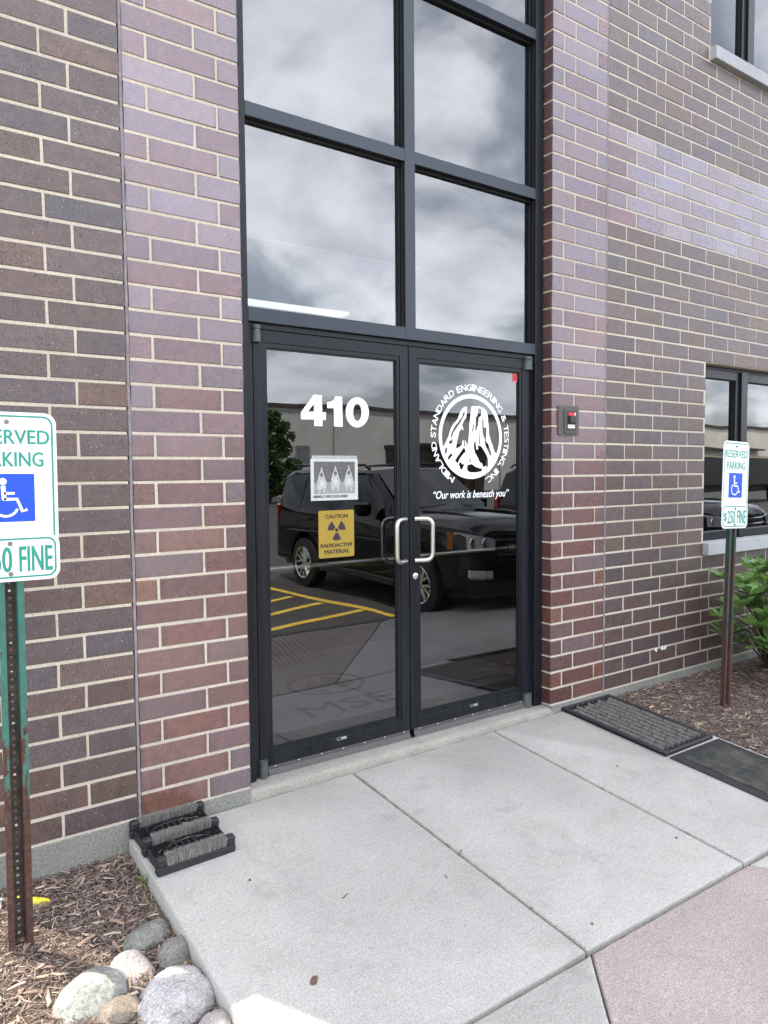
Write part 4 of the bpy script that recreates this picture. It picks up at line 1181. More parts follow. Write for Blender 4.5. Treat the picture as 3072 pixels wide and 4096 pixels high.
for k, yb in enumerate((0, 6.1, 12.2)):
    bar = MB().bbox((-6.4, yb, 0), (6.4, yb + 1.4, 1.35), .12)
    bar.bbox((-6.4, yb + .02, 1.35), (-4.9, yb + 1.38, 2.75), .2).bbox((4.95, yb + .02, 1.35), (6.4, yb + 1.38, 2.75), .2)
    bar = bar.build('brush_bar', MAT['rubber'], bs, smooth=40)
    bristles(bar, -4.85, 4.9, yb + .12, yb + 1.28, 1.2, 2.95, 3600, 40 + k)
for k, yb in enumerate((1.5, 7.6)):
    tr_ = MB().bbox((-6.0, yb, 0), (6.0, yb + 4.6, 1.5), .1).build('scraper_tray', MAT['rubber'], bs)
    nb = MB()
    for i in range(38):
        for j in range(14):
            x = -5.75 + i * .31; y = yb + .25 + j * .32
            oval = ((x) / 3.9) ** 2 + ((y - yb - 2.3) / 1.55) ** 2
            if .75 < oval < 1.05: continue
            h = .95 + (.42 if oval > 1 else .3)
            nb.add([(x - .1, y - .1, 1.49), (x + .1, y - .1, 1.49), (x + .1, y + .1, 1.49), (x - .1, y + .1, 1.49), (x, y, h + .6)], [(0, 1, 4), (1, 2, 4), (2, 3, 4), (3, 0, 4)])
    nb.tube([(3.9 * .95 * math.cos(R(a)), yb + 2.3 + 1.45 * math.sin(R(a)), 1.7) for a in range(0, 361, 15)], .12, 6)
    for xx in (-2.2, -1.2, -.2, .8):
        nb.box((xx, yb + 1.5, 1.45), (xx + .35, yb + 3.1, 2.0))
    nb.build('rubber_nubs', MAT['rubber_n'], tr_, kind='stuff')
# debris caught in it
rn = random.Random(3); mb = MB()
for _ in range(40):
    x, y = rn.uniform(-5.5, 5.5), rn.choice((2, 8)) + rn.uniform(0, 3.5); a = rn.uniform(0, 3.1); L = rn.uniform(.2, 1.1)
    mb.add([(x, y, 2.0), (x + math.cos(a) * L, y + math.sin(a) * L, 2.1), (x + math.cos(a) * L, y + math.sin(a) * L + .06, 2.1), (x, y + .06, 2.0)], [(0, 1, 2, 3)], (.34, .3, .22))
o = mb.build('straw_debris', MAT['chips'], bs, fix=False); o['kind'] = 'stuff'

# ================================================================== DOOR MATS
o1 = (83.0, -29.4, slab_z(92, -29.4) + .05)
m1 = thing('brush_mat', o1, 'black rubber scraper mat with grey brush strips along the right pilaster', 'door mat', 'mats beside the doors', rot=(SL, 0, 0))
fr = MB().box((0, 0, 0), (18, 29.3, .35)).bbox((0, 0, 0), (1.0, 29.3, .9), .15).bbox((17.0, 0, 0), (18, 29.3, .9), .15).bbox((1.0, 0, 0), (17, 1.0, .8), .12).bbox((1.0, 28.3, 0), (17, 29.3, .8), .12)
fr.build('rubber_frame', MAT['rubber'], m1, smooth=40)
rn = random.Random(9)
for i in range(8):
    for sgn in (.75, 28.4):
        MB().tube([(1.95 + i * 2.0, sgn, .5), (1.95 + i * 2.0, sgn + .9 * (1 if sgn < 5 else -1) * .9, .6)], .52, 8).build('ridge_end', MAT['rubber'], m1, smooth=50)
    y = 1.6 + (0 if i % 2 == 0 else -2.4); 
    while y < 27:
        ya, yb_ = max(y, 1.4), min(y + 5.9, 27.9)
        if yb_ - ya > .8:
            bristles(m1, 1.55 + i * 2.0, 2.4 + i * 2.0, ya, yb_, .3, .86, int(110 * (yb_ - ya)), rn.randrange(9999), fan=0, sp_=.12).name = 'brush_strip'
        y += 6.35
o2 = (83.2, -54, slab_z(92, -54) + .05)
m2 = thing('rubber_mat', o2, 'flat black mat with dusty carpet centre, next to the bristle mat', 'door mat', 'mats beside the doors', rot=(SL, 0, 0))
MB().bbox((0, 0, 0), (18.6, 23.9, .28), .1).build('rubber_border', MAT['rubber'], m2)
t = NT('dusty_black_carpet')
n_ = t.noise(8, 5, 0.7); s_n = t.noise(420, 3, 0.8)
t.set(color=t.mix(t.math('MULTIPLY', t.ramp(n_, [(0.4, 0), (0.68, 1)]), t.ramp(s_n, [(0.4, 0), (0.65, 1)])), (0.024, 0.026, 0.026), (0.20, 0.19, 0.15)), rough=0.95, normal=t.bump(s_n, 0.8, 0.004))
cp = MB(); nx, ny = 30, 36; vv = []
for j in range(ny + 1):
    for i in range(nx + 1):
        vv.append((2.3 + 14.2 * i / nx, 1.6 + 20.6 * j / ny, .34 + rnd.uniform(-.04, .04)))
cp.add(vv, [(j * (nx + 1) + i, j * (nx + 1) + i + 1, (j + 1) * (nx + 1) + i + 1, (j + 1) * (nx + 1) + i) for j in range(ny) for i in range(nx)])
cp.build('carpet', t.m, m2)

# ================================================================== BOULDERS
def rock(name, c, size, rotz, seed, mat_, label, facet=0.0, squash=1.0, cut=()):
    bm = bmesh.new(); bmesh.ops.create_icosphere(bm, subdivisions=5, radius=1)
    off = Vector((seed * 3.1, seed * 1.7, seed * .9))
    for v in bm.verts:
        d = v.co.normalized()
        r_ = 1 + .16 * mnoise.noise(d * 1.1 + off) + .07 * mnoise.noise(d * 2.6 + off) + .022 * mnoise.noise(d * 7 + off)
        p = d * r_
        for nv, dist in cut:
            nv = Vector(nv).normalized(); k = p.dot(nv) - dist
            if k > 0: p -= nv * k * .86
        e = .010 * mnoise.noise(d * 22 + off) + .012 * mnoise.noise(d * 11 + off) - .02 * max(0, mnoise.noise(d * 6.5 - off) - .35)
        p += d * e
        v.co = Vector((p.x * size[0], p.y * size[1], p.z * size[2])) * (S / 2)
    me = bpy.data.meshes.new(name); bm.to_mesh(me); bm.free()
    me.polygons.foreach_set('use_smooth', [True] * len(me.polygons)); me.materials.append(mat_)
    o = bpy.data.objects.new(name, me); COL.objects.link(o)
    o.location = Vector(c) * S; o.rotation_euler = (0, 0, R(rotz))
    tag(o, label, 'boulder', 'boulders edging the mulch bed')
gG = granite_mat('grey_granite', (0.20, 0.185, 0.185), (0.38, 0.355, 0.355), (0.58, 0.55, 0.545))
gP = granite_mat('pink_granite', (0.19, 0.165, 0.16), (0.32, 0.285, 0.278), (0.46, 0.425, 0.415), 160)
gV = granite_mat('green_grey_stone', (0.135, 0.14, 0.125), (0.245, 0.25, 0.228), (0.38, 0.385, 0.355), 90)
gD = granite_mat('dark_greywacke', (0.095, 0.093, 0.085), (0.185, 0.18, 0.165), (0.30, 0.285, 0.255), 110)
gB = granite_mat('brown_sandstone', (0.11, 0.085, 0.07), (0.19, 0.155, 0.125), (0.29, 0.24, 0.20), 100)
rock('boulder', (-26.4, -34.2, -8.9), (10.0, 9.6, 7.2), 20, 1, gG, 'largest round grey granite boulder next to the slab edge')
rock('boulder', (-25.9, -21.4, -7.4), (7.2, 4.6, 3.6), 22, 2, gD, 'long smooth dark grey boulder farthest from the camera')
rock('boulder', (-23.5, -26.6, -7.9), (5.2, 5.2, 4.6), 5, 3, gD, 'small dark boulder wedged between the slab and the round grey one', cut=(((.3, -.8, .5), .8),))
rock('boulder', (-29.6, -26.6, -8.1), (7.4, 5.4, 6.0), 30, 4, gP, 'pinkish angular boulder left of the small dark one', cut=(((-.2, -.6, .75), .6), ((.8, -.3, .5), .72), ((-.75, .1, .6), .72)))
rock('boulder', (-35.0, -28.5, -8.6), (10.4, 7.6, 7.4), 28, 5, gV, 'greenish speckled boulder at the far left of the group', cut=(((-.6, -.5, .6), .78),))
rock('boulder', (-32.7, -32.9, -8.3), (5.2, 4.4, 4.2), 15, 6, gB, 'small brown boulder in front of the greenish one', cut=(((.1, -.5, .85), .7),))
rock('boulder', (-23.9, -41.2, -8.3), (4.4, 3.6, 2.6), 40, 7, gP, 'pale low stone half cut off by the bottom edge beside the slab')

# ================================================================== YELLOW TOOL HANDLE
oy = (-38, -6, -6.0)
yt = thing('tool_handle', oy, 'yellow plastic tool handle lying on the mulch behind the sign post', 'tool handle')
A_, B_ = Vector((-35.6, -7.0, -5.9)), Vector((-46, 1.0, -5.2)); d_ = (B_ - A_).normalized()
prof = [(0, .14), (.12, .5), (.5, .68), (1.5, .74), (4.2, .76), (6.2, .74), (6.4, .6)]
MB().tube([tuple(A_ + d_ * a) for a, r in prof], [r for a, r in prof], 14).build('grip', MAT['yellow_tool'], yt, oy, smooth=50)
MB().tube([tuple(A_ + d_ * 6.3), tuple(A_ + d_ * 8)], .42, 12).build('shaft', MAT['alum'], yt, oy, smooth=50)
hp = A_ + d_ * .75 + Vector((-.15, -.42, .38))
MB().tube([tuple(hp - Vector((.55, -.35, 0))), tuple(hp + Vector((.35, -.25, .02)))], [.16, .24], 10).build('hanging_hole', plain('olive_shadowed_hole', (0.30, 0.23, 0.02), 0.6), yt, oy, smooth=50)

# ================================================================== SHRUB
osb = (170, -8, zr(170, -8))
sh = thing('shrub', osb, 'broad leaved green shrub below the office window at the right edge', 'shrub')
def leaf_mesh(seed):
    rn = random.Random(seed); n = 6; L = 3.6; vs_ = []
    for i in range(n + 1):
        t_ = i / n; w = .78 * math.sin(math.pi * min(1, t_ * 1.02)) ** .8 * (0.75 + .55 * t_) if 0 < i < n else .03
        z = -.5 * t_ * t_ + .25 * t_ + rn.gauss(0, .03); x = L * t_
        vs_ += [(x, -w, z + .17 * w), (x, 0, z), (x, w, z + .17 * w)]
    fs = []
    for i in range(n):
        for k in range(2):
            a = i * 3 + k; fs.append((a, a + 1, a + 4, a + 3))
    return MB().add(vs_, fs).mesh('leaf', MAT['leaf'], smooth=80, fix=False)
LM = [leaf_mesh(s_) for s_ in range(4)]
rn = random.Random(31)
root = Vector(osb)
tips = []
for _ in range(70):
    tips.append(Vector((rn.uniform(136, 182), rn.uniform(-23, -4), rn.uniform(6, 40))))
tips = [p for p in tips if ((p.x - 160) / 24) ** 2 + ((p.y + 12) / 12) ** 2 + ((p.z - 18) / 24) ** 2 < 1.15]
tips += [Vector((131.5, -13, 17.5)), Vector((135, -16, 21)), Vector((139, -19, 15)), Vector((143, -20, 11)), Vector((141, -14, 26)), Vector((148, -20, 17)), Vector((147, -17, 24)), Vector((150, -19, 9)), Vector((152, -18, 31)), Vector((156, -17, 38)), Vector((155, -22, 13)), Vector((145, -22, 21)), Vector((151, -23, 22)), Vector((157, -23, 27)), Vector((149, -16, 30)), Vector((138, -17, 24))]
tips = [p for p in tips if p.z < 31 + max(0, p.x - 150) * .25]
tips += [Vector((rn.uniform(142, 175), rn.uniform(-25, -16), rn.uniform(3, 15))) for _ in range(26)]
for p in tips:
    d = (p - root); mid = root + d * .55 + Vector((rn.gauss(0, 1.5), rn.gauss(0, 1.2), 2.5))
    br = MB().tube([tuple(root + Vector((rn.uniform(-3, 3), rn.uniform(-2, 2), -1))), tuple(mid), tuple(p)], [.32, .2, .1], 6).build('branch', MAT['stem'], sh, osb, smooth=60)
    fw = (p - mid).normalized()
    for k in range(rn.randint(6, 8)):
        o = bpy.data.objects.new('leaf', LM[rn.randrange(4)]); COL.objects.link(o); o.parent = br
        az = k * 2.4 + rn.uniform(-.3, .3); back = 0 if k < 5 else rn.uniform(.6, 2.2)
        out = Vector((math.cos(az), math.sin(az), rn.uniform(.0, .55))).normalized()
        dirv = (out * 1.0 + fw * .35 + Vector((0, 0, .08))).normalized()
        q_ = dirv.to_track_quat('X', 'Z').to_matrix().to_4x4()
        s_ = rn.uniform(1.0, 1.6)
        o.matrix_local = Matrix.Translation((p - fw * back - root) * S) @ q_ @ Matrix.Rotation(rn.gauss(0, .35), 4, 'X') @ Matrix.Scale(s_, 4)
# a tiny weed by the boot scraper
ow = (-22.9, -10.2, zl(-22.9, -10.2))
wd_ = thing('weed', ow, 'tiny green weed sprouting between the slab edge and boot scraper', 'weed')
for k in range(5):
    o = bpy.data.objects.new('leaf', LM[k % 4]); COL.objects.link(o); o.parent = wd_
    az = k * 1.3; dv = Vector((math.cos(az), math.sin(az), .9)).normalized()
    o.matrix_local = Matrix.Translation(Vector((0, 0, .8 + .25 * k)) * S) @ dv.to_track_quat('X', 'Z').to_matrix().to_4x4() @ Matrix.Scale(.38, 4)
MB().tube([(-22.9, -10.2, ow[2] - .5), (-22.9, -10.2, ow[2] + 2)], .06, 5).build('stem', MAT['stem'], wd_, ow)

# ================================================================== LITTER ON THE SLAB
rn = random.Random(77)
MAT['litter'] = plain('dead_leaf', (0.13, 0.075, 0.055), 0.8, var=.35, scale=90)
MAT['litter2'] = plain('tan_twig', (0.22, 0.16, 0.09), 0.8, var=.3, scale=90)
def scrap(name, x, y, L, w, a, mat_, label, cat):
    z = slab_z(x, y); dx, dy = math.cos(R(a)), math.sin(R(a)); pts = []
    n = 7
    for i in range(n):
        t_ = i / (n - 1) - .5; ww = w * (1 - (2 * t_) ** 2) ** .5 if w > .15 else w
        px, py = x + dx * L * t_, y + dy * L * t_ + .12 * math.sin(t_ * 5) * L
        pts.append([(px - dy * ww, py + dx * ww, z + .08 + .12 * abs(t_) * L), (px - dy * ww * .2, py + dx * ww * .2, z + .16 + .1 * abs(t_)), (px + dy * ww, py - dx * ww, z + .05 + .1 * L * max(t_, 0))])
    o = MB().rings([[(p[0], p[1], p[2]) for p in r_] for r_ in pts], False).build(name, mat_, None, (x, y, z), smooth=60)
    tag(o, label, cat)
scrap('dead_leaf', -11.9, -43.8, 1.5, .5, 20, MAT['litter'], 'curled reddish dead leaf on the slab near the sunlit patch', 'leaf')
scrap('twig', .1, -32, 1.3, .08, 10, MAT['litter'], 'tiny reddish twig in the middle of the left slab', 'twig')
scrap('twig', 22.1, -32.6, 1.5, .1, 25, MAT['litter2'], 'tan twig lying across the slab joint', 'twig')
scrap('twig', 15.9, -36.4, .9, .06, 60, MAT['litter'], 'thin dark curl left of the joint twig', 'twig')
scrap('pebble', -10.1, -21.1, .35, .15, 60, MAT['litter'], 'dark speck on the slab just right of the boot scraper', 'pebble')
scrap('pebble', 70.2, -26.6, .5, .22, 10, MAT['litter'], 'dark pebble on the slab left of the bristle mat', 'pebble')
scrap('pebble', 56.9, -49.2, .5, .2, 10, MAT['litter'], 'dark pebble beside the right slab joint', 'pebble')
scrap('pebble', 26.6, -55.8, .45, .18, 10, MAT['litter'], 'dark speck near the tip of the red ramp', 'pebble')

# ================================================================== PARKED CARS (seen mirrored in the glass)
def paint_mat(name, c):
    t = NT(name)
    t.set(color=c, rough=0.5, coat=1.0, coatr=0.01, spec=0.0)
    return t.m
CM = dict(paint=paint_mat('black_car_paint', (0.003, 0.003, 0.0035)), trim=plain('black_plastic_trim', (0.014, 0.014, 0.015), 0.5),
          win=None, tyre=plain('tyre_rubber', (0.02, 0.02, 0.02), 0.8), rim=plain('bright_alloy', (0.85, 0.85, 0.87), 0.28, 1.0, .05),
          chrome=plain('chrome', (0.75, 0.75, 0.77), 0.1, 1.0, .03), amber=plain('amber_lens', (0.42, 0.15, 0.03), 0.15),
          tail=plain('red_lens', (0.45, 0.01, 0.015), 0.15), lens=plain('clear_lamp', (0.75, 0.77, 0.8), 0.1, 0.2, .35, 60))
t = NT('dark_car_glass'); t.set(color=(0.006, 0.008, 0.008), rough=0.02, ior=1.55); CM['win'] = t.m
def lerp(tab, x):
    if x <= tab[0][0]: return tab[0][1]
    for (a, p), (b, q_) in zip(tab, tab[1:]):
        if x <= b: return p + (q_ - p) * (x - a) / (b - a)
    return tab[-1][1]
YS = [(-47, 34.5), (-45, 36.8), (-40, 38.4), (0, 39), (110, 39), (140, 38), (150, 35.5), (156, 31.5), (160.5, 26)]
ZTOP = [(-47, 42), (-46, 46), (-44.6, 50), (-41, 68), (-38.5, 74.2), (-34, 76), (20, 76.8), (55, 76), (62, 75), (98, 52.5), (101, 51.4), (125, 51), (145, 49.8), (152, 48.5), (157, 46), (160.5, 42.5)]
BELT = [(-47, 40), (-44.6, 48), (-38, 48.5), (60, 48), (98, 48), (101, 47.6), (125, 47), (145, 46), (152, 45), (157, 43), (160.5, 39.5)]
def sec(x):
    ys, zt, bl = lerp(YS, x), lerp(ZTOP, x), lerp(BELT, x)
    zb = 14 if -40 < x < 150 else 16
    for xc in (0, 119):
        if abs(x - xc) < 19: zb = max(zb, 16 + math.sqrt(19 ** 2 - (x - xc) ** 2))
    gh = max(0, min(1, (zt - bl - 4) / 22))
    yt = (ys - 3.6) * (1 - gh) + 31.2 * gh
    z3 = max(30 if x < 150 else 27, zb + 1.2)
    pts = [(0, zb), (ys - 5, zb), (ys - .4, zb + .8 if zb > 16.5 else zb + 3), (ys + .25, z3), (ys + .1, max(41 if x < 140 else bl - 3, z3 + 1)), (ys - .9, bl + .1), (yt, max(zt - 2.6 - .5 * gh, bl + .4)), (yt - 4.2, zt - .1), (0, zt + 1.2)]
    return [(x, y, z) for y, z in pts] + [(x, -y, z) for y, z in reversed(pts[1:-1])]
def suv(base, label, cat='car'):
    c = thing('parked_car', base, label, cat, 'parked cars', rot=(0, 0, R(90)))
    xs = [-47, -46.3, -45.2, -44, -41, -38.5, -36, -30, -24, -19, -18.6, -17, -14, -10, -5, 0, 5, 10, 14, 17, 18.6, 19, 26, 40, 55, 62, 68, 76, 84, 92, 98, 100, 100.4, 102, 105, 109, 114, 119, 124, 129, 133, 136, 137.6, 138, 143, 148, 152, 155, 157.5, 159.5, 160.5]
    body = MB().rings([sec(x) for x in xs], True).build('body', CM['paint'], c, smooth=32)
    # lower cladding, bumpers
    MB().bbox((20, 35, 12.5), (100, 40.2, 16.5), .6).build('running_board', CM['trim'], c); MB().bbox((20, -40.2, 12.5), (100, -35, 16.5), .6).build('running_board', CM['trim'], c)
    MB().bbox((-48.5, -36, 15), (-44, 36, 30), 1.5).build('rear_bumper', CM['paint'], c)
    MB().rings([[(x, y * k, z) for y, z in ((-1, 14), (1, 14), (1, 32.5), (-1, 32.5))] for x, k in ((146, 37.5), (154, 35), (161, 29), (163, 24))], True).build('front_bumper', CM['paint'], c, smooth=40)
    inr = MB()
    for xc in (0, 119):
        inr.box((xc - 18, -30, 14), (xc + 18, 30, 36))
    inr.box((-38, -33, 12), (146, 33, 16)).build('underbody', CM['trim'], c)
    # side glass
    def ysd(x, z):
        ys, zt, bl = lerp(YS, x), lerp(ZTOP, x), lerp(BELT, x)
        k = (z - bl) / max(1, (zt - 3.1 - bl)); return (ys - .9) * (1 - k) + 31.2 * k
    for poly in ([(-35, 51), (-8, 50.5), (-8, 71.5), (-31, 71.5)], [(-4, 50.5), (30, 50), (30, 72), (-4, 71.8)], [(33, 50), (82, 50), (79, 55), (62, 71), (33, 72)]):
        for s_ in (1, -1):
            MB().flat([poly], lambda x, z: (x, s_ * (ysd(x, z) + .25), z)).build('side_window', CM['win'], c)
    def top(x): return lerp(ZTOP, x)
    MB().add([(64, -27, top(64) + .8), (64, 27, top(64) + .8), (96, 32, top(96) + .8), (96, -32, top(96) + .8)], [(0, 1, 2, 3)]).build('windscreen', CM['win'], c)
    MB().add([(-39.6, -27, 70), (-39.6, 27, 70), (-44.9, 31, 50.5), (-44.9, -31, 50.5)], [(0, 1, 2, 3)]).build('rear_window', CM['win'], c)
    hd = MB()
    for s_ in (1, -1):
        hd.tube([(100, s_ * 20, top(100) + .6), (125, s_ * 19, top(125) + .7), (148, s_ * 15, top(148) + .4)], [.6, 1.1, .5], 8)
    hd.build('bonnet_crease', CM['paint'], c, smooth=60)
    MB().tube([(93, -26, 54.5), (95.5, 2, 55), (97, 26, 53)], .4, 6).build('wiper', CM['trim'], c)
    for s_ in (1, -1):
        r_ = MB().tube([(-34, s_ * 29, 76.6), (-30, s_ * 29, 79), (54, s_ * 29, 79), (59, s_ * 29, 76.2)], .8, 8); r_.build('roof_rail', CM['trim'], c, smooth=50)
        mr = MB().bbox((74, s_ * 40 if s_ > 0 else -49.5, 50.5), (79.5, 49.5 if s_ > 0 else -40, 58), 1.2).build('wing_mirror', CM['paint'], c, smooth=40)
        MB().box((74, min(s_ * 40.4, s_ * 49), 50.2), (79.6, max(s_ * 40.4, s_ * 49), 50.5)).build('mirror_strip', CM['chrome'], mr)
        for x0 in (-1, 34):
            MB().tube([(x0, s_ * 39.6, 44), (x0 + 1, s_ * 40.4, 44.2), (x0 + 7, s_ * 40.4, 44.2), (x0 + 8, s_ * 39.6, 44)], .6, 6).build('door_handle', CM['paint'], c, smooth=50)
        gp = MB()
        for x0 in (-6, 31, 86):
            gp.box((x0, min(s_ * 39.2, s_ * 39.35), 18), (x0 + .35, max(s_ * 39.2, s_ * 39.35), 48))
        gp.build('door_gap', CM['trim'], c)
        MB().tube([(-20, s_ * 39.5, 36.5), (30, s_ * 39.7, 36.8), (98, s_ * 39.6, 36.5)], .7, 6).build('side_crease', CM['paint'], c, smooth=60)
        # lamps
        tl = [(-46.2, 40), (-46.2, 53), (-40, 52), (-40.5, 41)]
        MB().prism(tl, lambda x, z: (x, s_ * (lerp(YS, x) + .35), z), lambda x, z: (x, s_ * (lerp(YS, x) - 3), z)).build('tail_light', CM['tail'], c)
        def fx(y): # x of the nose surface at lateral y
            y = abs(y)
            for (a, p), (b, q_) in zip(YS[4:], YS[5:]):
                if q_ <= y <= p: return a + (b - a) * (p - y) / max(.01, p - q_)
            return 160.5
        hl_y = [37.8, 37.0, 34, 31, 27, 23.5]
        rs = [[(fx(y) + .6, s_ * y, 36), (fx(y) + .6, s_ * y, 44.5 - .2 * (38 - y)), (fx(y) - 2, s_ * (y - 1), 44.5 - .2 * (38 - y)), (fx(y) - 2, s_ * (y - 1), 36)] for y in hl_y]
        hl = MB().rings(rs, True).build('headlight', CM['lens'], c, smooth=30)
        MB().rings([[(p[0] + .25, p[1] + s_ * .25, p[2] + (.2 if i in (1, 2) else -.2)) for i, p in enumerate(r_)] for r_ in rs[:2]], True).build('turn_lens', CM['amber'], hl)
        for yy_ in (32.5, 28):
            MB().lathe([(fx(yy_) + .4, 2.6), (fx(yy_) + 1.0, 2.4), (fx(yy_) + .9, .1)], 'x', 16, (0, s_ * yy_, 39.5)).build('projector', CM['chrome'], hl, smooth=40)
        fg = MB().rings([[(x, s_ * y, 23), (x, s_ * y, 26.5), (x - 2, s_ * y, 26.5), (x - 2, s_ * y, 23)] for x, y in ((155.5, 35), (160, 30.5), (162.6, 26.5))], True).build('fog_lamp', CM['lens'], c)
        MB().tube([(155.6, s_ * 35.3, 22.4), (160.3, s_ * 30.7, 22.4), (162.8, s_ * 26.3, 22.4)], .5, 6).build('lamp_surround', CM['chrome'], fg, smooth=50)
    # grille with chrome bars
    gr = MB().rings([[(x, y, 31.5), (x, y, 43.5), (x - 3, y, 43.5), (x - 3, y, 31.5)] for x, y in ((159.3, -23), (162.3, -12), (163, 0), (162.3, 12), (159.3, 23))], True).build('grille', CM['trim'], c)
    for z in (33.6, 37.3, 41):
        MB().tube([(159.8, -22.8, z), (162.9, -12, z), (163.7, 0, z), (162.9, 12, z), (159.8, 22.8, z)], .45, 6).build('grille_bar', CM['chrome'], gr, smooth=50)
    # wheels
    for xc in (0, 119):
        for s_ in (1, -1):
            ty = [(0, 10.4), (.4, 15.2), (1.4, 15.9), (8.4, 15.9), (9.4, 15.2), (9.8, 10.4)]
            ys = 30.2
            w = MB().lathe([(s_ * (ys + a), r_) for a, r_ in ty], 'y', 40, (xc, 0, 16)).build('wheel', CM['tyre'], c, smooth=40)
            ri = MB().lathe([(s_ * (ys + 1), 10.4), (s_ * (ys + 9.5), 10.6), (s_ * (ys + 9.7), 10.0), (s_ * (ys + 8), 9.6), (s_ * (ys + 3), 9.3), (s_ * (ys + 3), .5)], 'y', 36, (xc, 0, 16))
            ri.build('rim', CM['trim'], w, smooth=40)
            spk = MB().lathe([(s_ * (ys + 9.6), 10.4), (s_ * (ys + 9.9), 10.1), (s_ * (ys + 9.6), 9.5)], 'y', 36, (xc, 0, 16))
            spk.lathe([(s_ * (ys + 7.4), 2.6), (s_ * (ys + 8.8), 2.3), (s_ * (ys + 9.1), .3)], 'y', 16, (xc, 0, 16))
            for k in range(6):
                a = R(60 * k + 14)
                for da in (-.10, .13):
                    d0, d1 = Vector((math.cos(a), math.sin(a))), Vector((math.cos(a + da * 1.4), math.sin(a + da * 1.4)))
                    n0 = Vector((-d0.y, d0.x))
                    def P3(p2, yv): return (xc + p2.x, s_ * (ys + yv), 16 + p2.y)
                    A0, B0 = d0 * 1.8 + n0 * da * 9, d1 * 9.9 + n0 * da * 9
                    w0, w1 = .8, 1.15
                    spk.rings([[P3(A0 - n0 * w0, 7.4), P3(A0 + n0 * w0, 7.4), P3(A0 + n0 * w0 * .6, 8.7), P3(A0 - n0 * w0 * .6, 8.7)], [P3(B0 - n0 * w1, 7.8), P3(B0 + n0 * w1, 7.8), P3(B0 + n0 * w1 * .6, 9.5), P3(B0 - n0 * w1 * .6, 9.5)]], True)
            spk.build('spokes', CM['rim'], w, smooth=35)
    return c
car1 = suv((216, -289, -17), 'black sport utility vehicle mirrored in the glass doors')
car2 = copy_tree(car1); car2.location = Vector((432, -296, -17)) * S; car2['label'] = 'dark sport utility vehicle mirrored in the office window'

# ================================================================== ACROSS THE LOT (mirrored in the glass)
def panel_mat(name, c):
    t = NT(name)
    sep = t.node('ShaderNodeSeparateXYZ'); t.l.new(t.pos(), sep.inputs[0])
    fr_ = t.math('FRACT', t.math('MULTIPLY', sep.outputs['X'], 1 / 0.32))
    rib = t.ramp(fr_, [(0, 0.86), (0.06, 1.0), (0.94, 1.0), (1, 0.86)])
    col = t.mix(1.0, c, rib, 'MULTIPLY')
    col = t.mix(1.0, col, t.ramp(t.noise(.5, 5), [(0.3, .88), (0.7, 1.1)]), 'MULTIPLY')
    return t.set(color=col, rough=0.6)
owh = (900, -2200, -17)
wh = thing('warehouse', owh, 'long grey metal warehouse with brown roof trim across the lot, mirrored in the doors', 'warehouse')
MB().box((-1800, -2600, -19), (2650, -1900, 262)).build('wall', panel_mat('grey_metal_panels', (0.58, 0.565, 0.55)), wh, owh)
cap = plain('brown_roof_trim', (0.07, 0.055, 0.045), 0.5)
MB().box((-1806, -2606, 255), (2656, -1893, 267)).build('roof_trim', cap, wh, owh)
MB().box((-1804, -2604, 246), (2654, -1897, 250)).build('gutter', plain('pale_gutter', (0.5, 0.48, 0.45), 0.5), wh, owh)
lv = MB().box((1040, -1899.5, 90), (1095, -1896, 144)).build('louvre_vent', plain('vent_frame', (0.45, 0.45, 0.46), 0.5), wh, owh)
for k in range(9):
    z = 94 + k * 5.4
    MB().add([(1043, -1895.5, z), (1092, -1895.5, z), (1092, -1892.5, z + 3.4), (1043, -1892.5, z + 3.4), (1043, -1896, z + .6), (1092, -1896, z + .6), (1092, -1893, z + 4), (1043, -1893, z + 4)], [(0, 1, 2, 3), (4, 7, 6, 5), (0, 4, 5, 1), (3, 2, 6, 7), (0, 3, 7, 4), (1, 5, 6, 2)]).build('slat', MAT['alum'], lv, owh)
for x in range(-1700, 2600, 240):
    MB().box((x, -1898.5, -17), (x + 3, -1895.5, 246)).build('downpipe', plain('grey_downpipe', (0.28, 0.275, 0.27), 0.5) if x == -1700 else bpy.data.materials['grey_downpipe'], wh, owh)
owb = (4400, -2200, -17)
wb = thing('white_building', owb, 'cream white flat roofed building mirrored in the office window', 'building')
MB().box((2700, -2600, -19), (7000, -1890, 262)).build('wall', panel_mat('cream_panels', (0.84, 0.81, 0.72)), wb, owb)
MB().box((2694, -2606, 258), (7006, -1884, 272)).build('roof_trim', cap, wb, owb)
MB().box((2900, -1890, 150), (3700, -1830, 158)).build('canopy', cap, wb, owb)
MB().box((2950, -1889.5, -17), (3650, -1888, 120)).build('loading_door', plain('grey_loading_door', (0.35, 0.36, 0.36), .6), wb, owb)

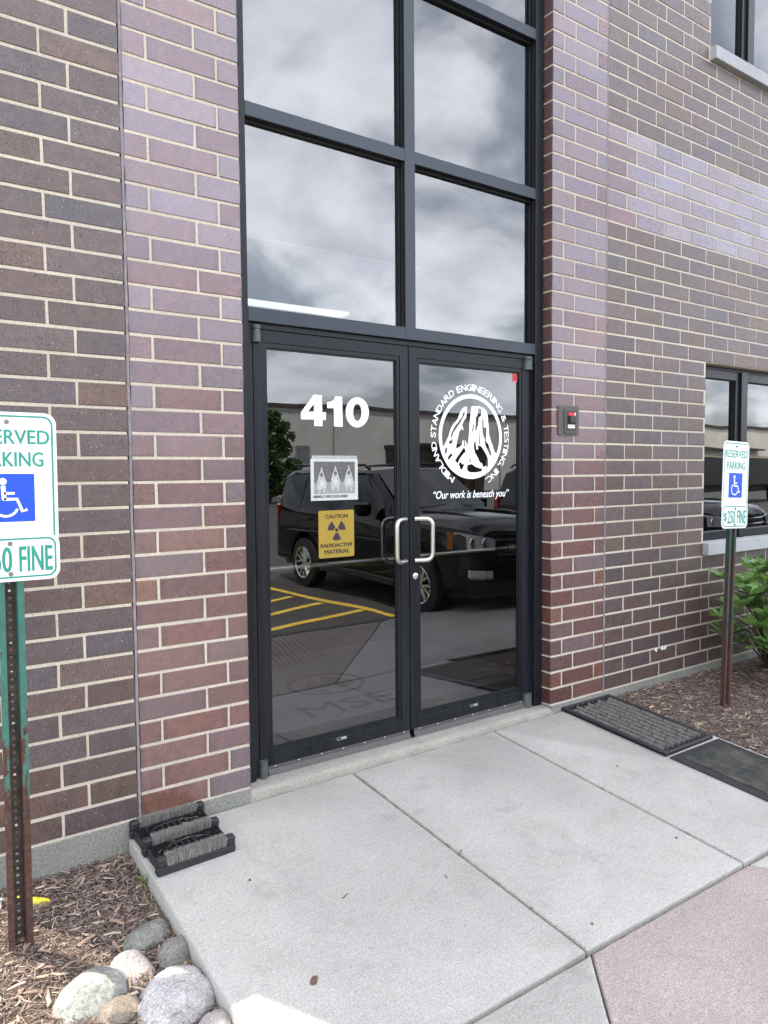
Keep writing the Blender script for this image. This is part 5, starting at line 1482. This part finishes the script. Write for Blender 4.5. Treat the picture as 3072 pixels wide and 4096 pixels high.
def tree(base, h, cr, label, n, seed):
    t = thing('leafy_tree', base, label, 'tree', 'trees across the lot')
    rn = random.Random(seed); m = MB()
    m.tube([(0, 0, -3), (2, 1, h * .25), (-1, 2, h * .5), (0, 0, h * .85)], [h * .03, h * .024, h * .016, h * .006], 8)
    for k in range(9):
        a = k * 2.4; z = h * (.22 + .06 * k); L = cr * (1 - .06 * k)
        m.tube([(0, 0, z), (math.cos(a) * L * .5, math.sin(a) * L * .5, z + L * .25), (math.cos(a) * L * .85, math.sin(a) * L * .85, z + L * .4)], [h * .012, h * .007, h * .003], 5)
    m.build('trunk', MAT['stem'], t, smooth=60)
    cl = []
    for _ in range(170):
        a = rn.uniform(0, 6.28); z = rn.uniform(.12, 1.0); rr = cr * (math.sin(math.pi * (.12 + .8 * z)) ** .7) * rn.uniform(.3, 1)
        cl.append((Vector((math.cos(a) * rr, math.sin(a) * rr, h * z)), rn.uniform(.13, .24) * cr))
    mb = MB()
    for _ in range(n):
        c_, r_ = rn.choice(cl); d = Vector((rn.gauss(0, 1), rn.gauss(0, 1), rn.gauss(0, .8))).normalized() * r_ * rn.uniform(.5, 1.1)
        p = c_ + d; u = Vector((rn.gauss(0, 1), rn.gauss(0, 1), rn.gauss(0, .6))).normalized(); w = u.orthogonal().normalized(); s_ = rn.uniform(2.6, 5.6)
        col = rn.choice([(.055, .095, .03), (.075, .125, .035), (.045, .08, .028), (.1, .15, .05)])
        mb.add([tuple(p - u * s_), tuple(p + w * s_ * .6), tuple(p + u * s_), tuple(p - w * s_ * .6)], [(0, 1, 2, 3)], col)
    mb.build('crown', MAT['chips'], t, fix=False)
tree((735, -1480, -18), 215, 80, 'bushy green tree mirrored at the left edge of the left door', 16000, 5)
tree((600, -1500, -18), 230, 90, 'taller green tree hidden beside the left door frame', 9000, 6)
tree((1830, -1500, -18), 130, 60, 'low green tree mirrored behind the car', 6000, 8)

# brown roll-off container and a dark box trailer parked across the lot
odm = (655, -720, -17)
dmp = thing('waste_container', odm, 'dark brown steel waste container mirrored behind the white emblem', 'waste container')
MB().add([(596, -700, -12), (716, -700, -12), (716, -790, -12), (596, -790, -12), (592, -696, 92), (720, -696, 92), (720, -794, 92), (592, -794, 92)], [(0, 1, 2, 3), (4, 7, 6, 5), (0, 4, 5, 1), (1, 5, 6, 2), (2, 6, 7, 3), (3, 7, 4, 0)]).build('shell', plain('brown_steel', (0.035, 0.024, 0.02), 0.6, var=.3, scale=3), dmp, odm)
MB().bbox((590, -796, 90), (722, -693, 97), 1).build('rim', CM['trim'], dmp, odm)
for x in range(606, 716, 22):
    MB().box((x, -699, -10), (x + 4, -693, 90)).build('rib', bpy.data.materials['brown_steel'], dmp, odm)
for x in (606, 700):
    MB().lathe([(-705, 4), (-699, 4)], 'y', 14, (x, 0, -13), caps=True).build('caster', CM['tyre'], dmp, odm)
otr = (1420, -740, -17)
trl = thing('box_trailer', otr, 'black box trailer mirrored in the office window', 'trailer')
MB().bbox((1180, -800, 22), (1700, -700, 84), 2).build('cargo_box', plain('black_trailer_side', (0.012, 0.012, 0.013), 0.35), trl, otr)
MB().box((1190, -780, 8), (1690, -720, 22)).build('chassis', CM['trim'], trl, otr)
for x in (1240, 1285, 1600, 1645):
    MB().lathe([(-722, 5), (-721, 17), (-714, 19), (-706, 19), (-703, 17), (-703, 5)], 'y', 24, (x, 0, 2), caps=True).build('wheel', CM['tyre'], trl, otr, smooth=40)
MB().box((1182, -699.8, 80), (1698, -699.4, 83)).build('pale_strip', plain('trailer_strip', (.5, .45, .3), .5), trl, otr)
